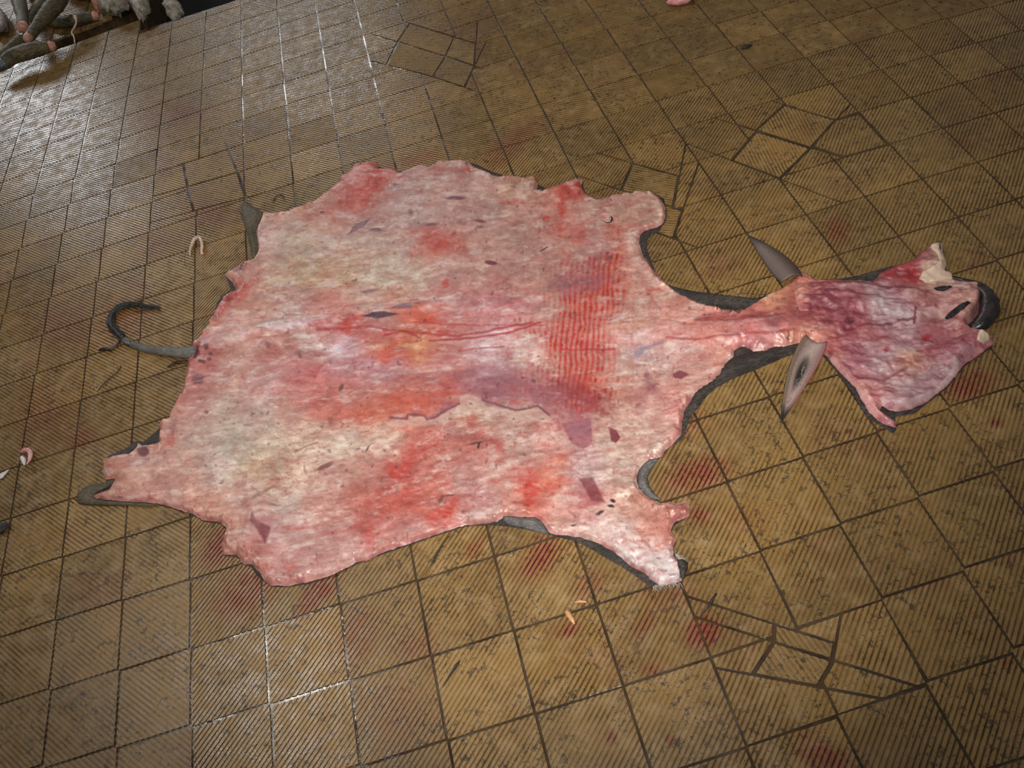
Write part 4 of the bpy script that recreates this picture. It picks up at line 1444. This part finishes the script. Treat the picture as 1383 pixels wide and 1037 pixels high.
# ------------------------------------------------------------------ offal heap beyond the drain
M_LEG = fur_material('dark_olive_leg_hair', (0.050, 0.044, 0.024), (0.190, 0.150, 0.082), (0.018, 0.019, 0.014), .55, (150, 60))
M_CUT = simple_mat('pink_cut_end', (0.42, 0.17, 0.12), (0.56, 0.30, 0.22), 60, .4, .5)
M_HOOF = simple_mat('grey_hoof', (0.05, 0.055, 0.07), (0.13, 0.14, 0.16), 40, .4, .3)
LEGS = [
    ([(22, -14), (27, 8), (30, 24), (31, 36)], [.040, .040, .030, .034], .10, 'straight olive leg with a pink cut end, leftmost of the heap beside the tripe'),
    ([(84, -8), (76, 5), (63, 20), (50, 36), (39, 50)], [.042, .048, .042, .030, .026], .09, 'olive leg bent at the knee, lying over the others in the heap'),
    ([(57, 20), (72, 28), (90, 29), (108, 26), (126, 22)], [.034, .036, .034, .032, .028], .0, 'long horizontal olive leg along the edge of the drain'),
    ([(6, 84), (18, 76), (36, 70), (52, 66), (66, 63)], [.034, .040, .044, .040, .030], .04, 'blackish leg lying across the drain at the left edge'),
    ([(62, -2), (55, 8), (44, 22), (38, 34)], [.034, .036, .034, .028], .0, 'dark leg at the back of the heap behind the bent one'),
    ([(30, 52), (20, 60), (8, 70), (-6, 80)], [.030, .028, .026, .030], .0, 'short dark leg with a bare pink end at the left edge of the view'),
]
for k, (pts, rad, z, lab) in enumerate(LEGS):
    rad = [r * .95 for r in rad]
    path = path_at([(x, y, z + r) for (x, y), r in zip(pts, rad)])
    org = np.mean(path, 0)
    t = empty('severed_leg', (org[0], org[1], 0))
    tag(t, lab, 'leg', 'severed legs beyond the drain')
    V, F, T = tube(path, rad, 12, 6, 1, .05, 20 + k)
    link('shank', mesh_from('shank', local(V, org), F), t, [M_LEG])
    e = np.array(path[-1]) - np.array(path[-2])
    e /= np.linalg.norm(e)
    V, F, T = tube([path[-1] - e * .012, path[-1] + e * .012, path[-1] + e * .034], [rad[-1] * .9, rad[-1] * .98, rad[-1] * .5], 12, 3, 1, .1, 30 + k)
    link('cut_end', mesh_from('cut_end', local(V, org), F), t, [M_CUT])
    if k in (3, 5):
        e = np.array(path[0]) - np.array(path[1])
        e /= np.linalg.norm(e)
        V, F, T = tube([path[0] - e * .01, path[0] + e * .03, path[0] + e * .06], [rad[0] * .95, rad[0] * 1.05, rad[0] * .6], 10, 3, .8, .05, 40 + k)
        link('hoof', mesh_from('hoof', local(V, org), F), t, [M_HOOF])


def lump(name, label, cat, cx, cy, rx, ry, h_, mat, seed, z0=0.0, rough=.25, group=None, parts=()):
    c = at(cx, cy)
    ex = at(cx + rx, cy) - c
    ey = at(cx, cy + ry) - c
    V, F = [], []
    nu, nv = 28, 14
    for i in range(nv + 1):
        for j in range(nu):
            th, ph = math.pi * i / nv, 2 * math.pi * j / nu
            d = np.array([math.sin(th) * math.cos(ph), math.sin(th) * math.sin(ph), math.cos(th)])
            n = float(fbm(np.array([d[0] * 3 + 7 + d[2] * 2]), np.array([d[1] * 3 + 4 - d[2]]), seed, 4)[0]) - .5
            k = 1 + rough * 2.4 * n
            v = ex * d[0] * k + ey * d[1] * k
            V.append([v[0], v[1], z0 + h_ * (.5 + .5 * d[2] * k)])
    for i in range(nv):
        for j in range(nu):
            F.append([i * nu + j, i * nu + (j + 1) % nu, (i + 1) * nu + (j + 1) % nu, (i + 1) * nu + j][::-1])
    o = link(name, mesh_from(name, V, F), None, [mat])
    o.location = (c[0], c[1], 0)
    return tag(o, label, cat, group)


M_WOOL = simple_mat('dirty_white_wool', (0.34, 0.30, 0.23), (0.56, 0.52, 0.44), 28, .8, .9, .02)
M_TRIPE = simple_mat('grey_pink_tripe', (0.24, 0.18, 0.17), (0.42, 0.33, 0.32), 16, .4, .7, .015)
w1 = lump('wool_scrap', 'dirty white wool with pink cut flesh hanging over the edge of the drain', 'wool', 162, 11, 19, 18, .15, M_WOOL, 3, 0, .5)
w2 = lump('wool_scrap', 'pale ragged wool at the right end of the heap beside the dark drain', 'wool', 197, 14, 10, 19, .12, M_WOOL, 5, 0, .5)
w3 = lump('wool_scrap', 'greyish wool at the top edge behind the long horizontal leg', 'wool', 112, -4, 24, 9, .13, M_WOOL, 7, 0, .35)
lump('wool_scrap', 'small pale wool tuft alone in the dark drain', 'wool', 228, 1, 12, 8, .10, M_WOOL, 9, -.10, .5)
for par, nm, args in ((w1, 'cut_flesh', (172, 12, 9, 8, .17, M_CUT, 11, 0, .3)), (w1, 'cut_flesh', (139, 17, 5, 8, .13, M_CUT, 13, 0, .4))):
    q_ = lump(nm, None, None, *args)
    loc = q_.location - par.location
    q_.parent = par
    q_.location = loc
    q_['label'] = 'pink cut flesh'
lump('tripe', 'grey pink heap of tripe at the left edge behind the legs', 'tripe', 2, 36, 15, 18, .10, M_TRIPE, 15, 0, .35)
lump('meat_scrap', 'pale pink scrap at the top edge between two legs', 'scrap', 42, -4, 6, 7, .08, M_CUT, 17, 0, .35)
thing_tube('gut_strand', 'thin pale strand hanging from the long horizontal leg over the drain', 'strand', [(101, 21, .075), (103, 30, .05), (100, 38, .03), (97, 44, .012), (100, 50, .006), (101, 58, .004)], [.012, .005, .005, .005, .004, .003], M_GUT, 8, 5, 1, .1, 51)
thing_tube('dark_gouge', 'dark gouge along the ribs just below the belly edge', 'gouge', [(566, 784, .001), (580, 766, .003), (588, 752, .003), (598, 735, .003), (609, 721, .001)], [.0008, .0014, .004, .0018, .0006], M_HAIRC, 6, 5, .6, .15, 61)  # dark gouges in the tiles, built as thin raised strands
thing_tube('dark_gouge', 'dark gouge in the tiles at the bottom centre', 'gouge', [(598, 928, .001), (606, 915, .003), (614, 902, .003), (622, 891, .001)], [.0008, .002, .004, .0008], M_HAIRC, 6, 5, .6, .15, 62)
thing_tube('dark_gouge', 'dark gouge in the tiles below the front foot, beside the blood', 'gouge', [(946, 832, .001), (955, 822, .003), (962, 810, .003), (968, 801, .001)], [.0008, .002, .004, .0018], M_HAIRC, 6, 5, .6, .15, 63)
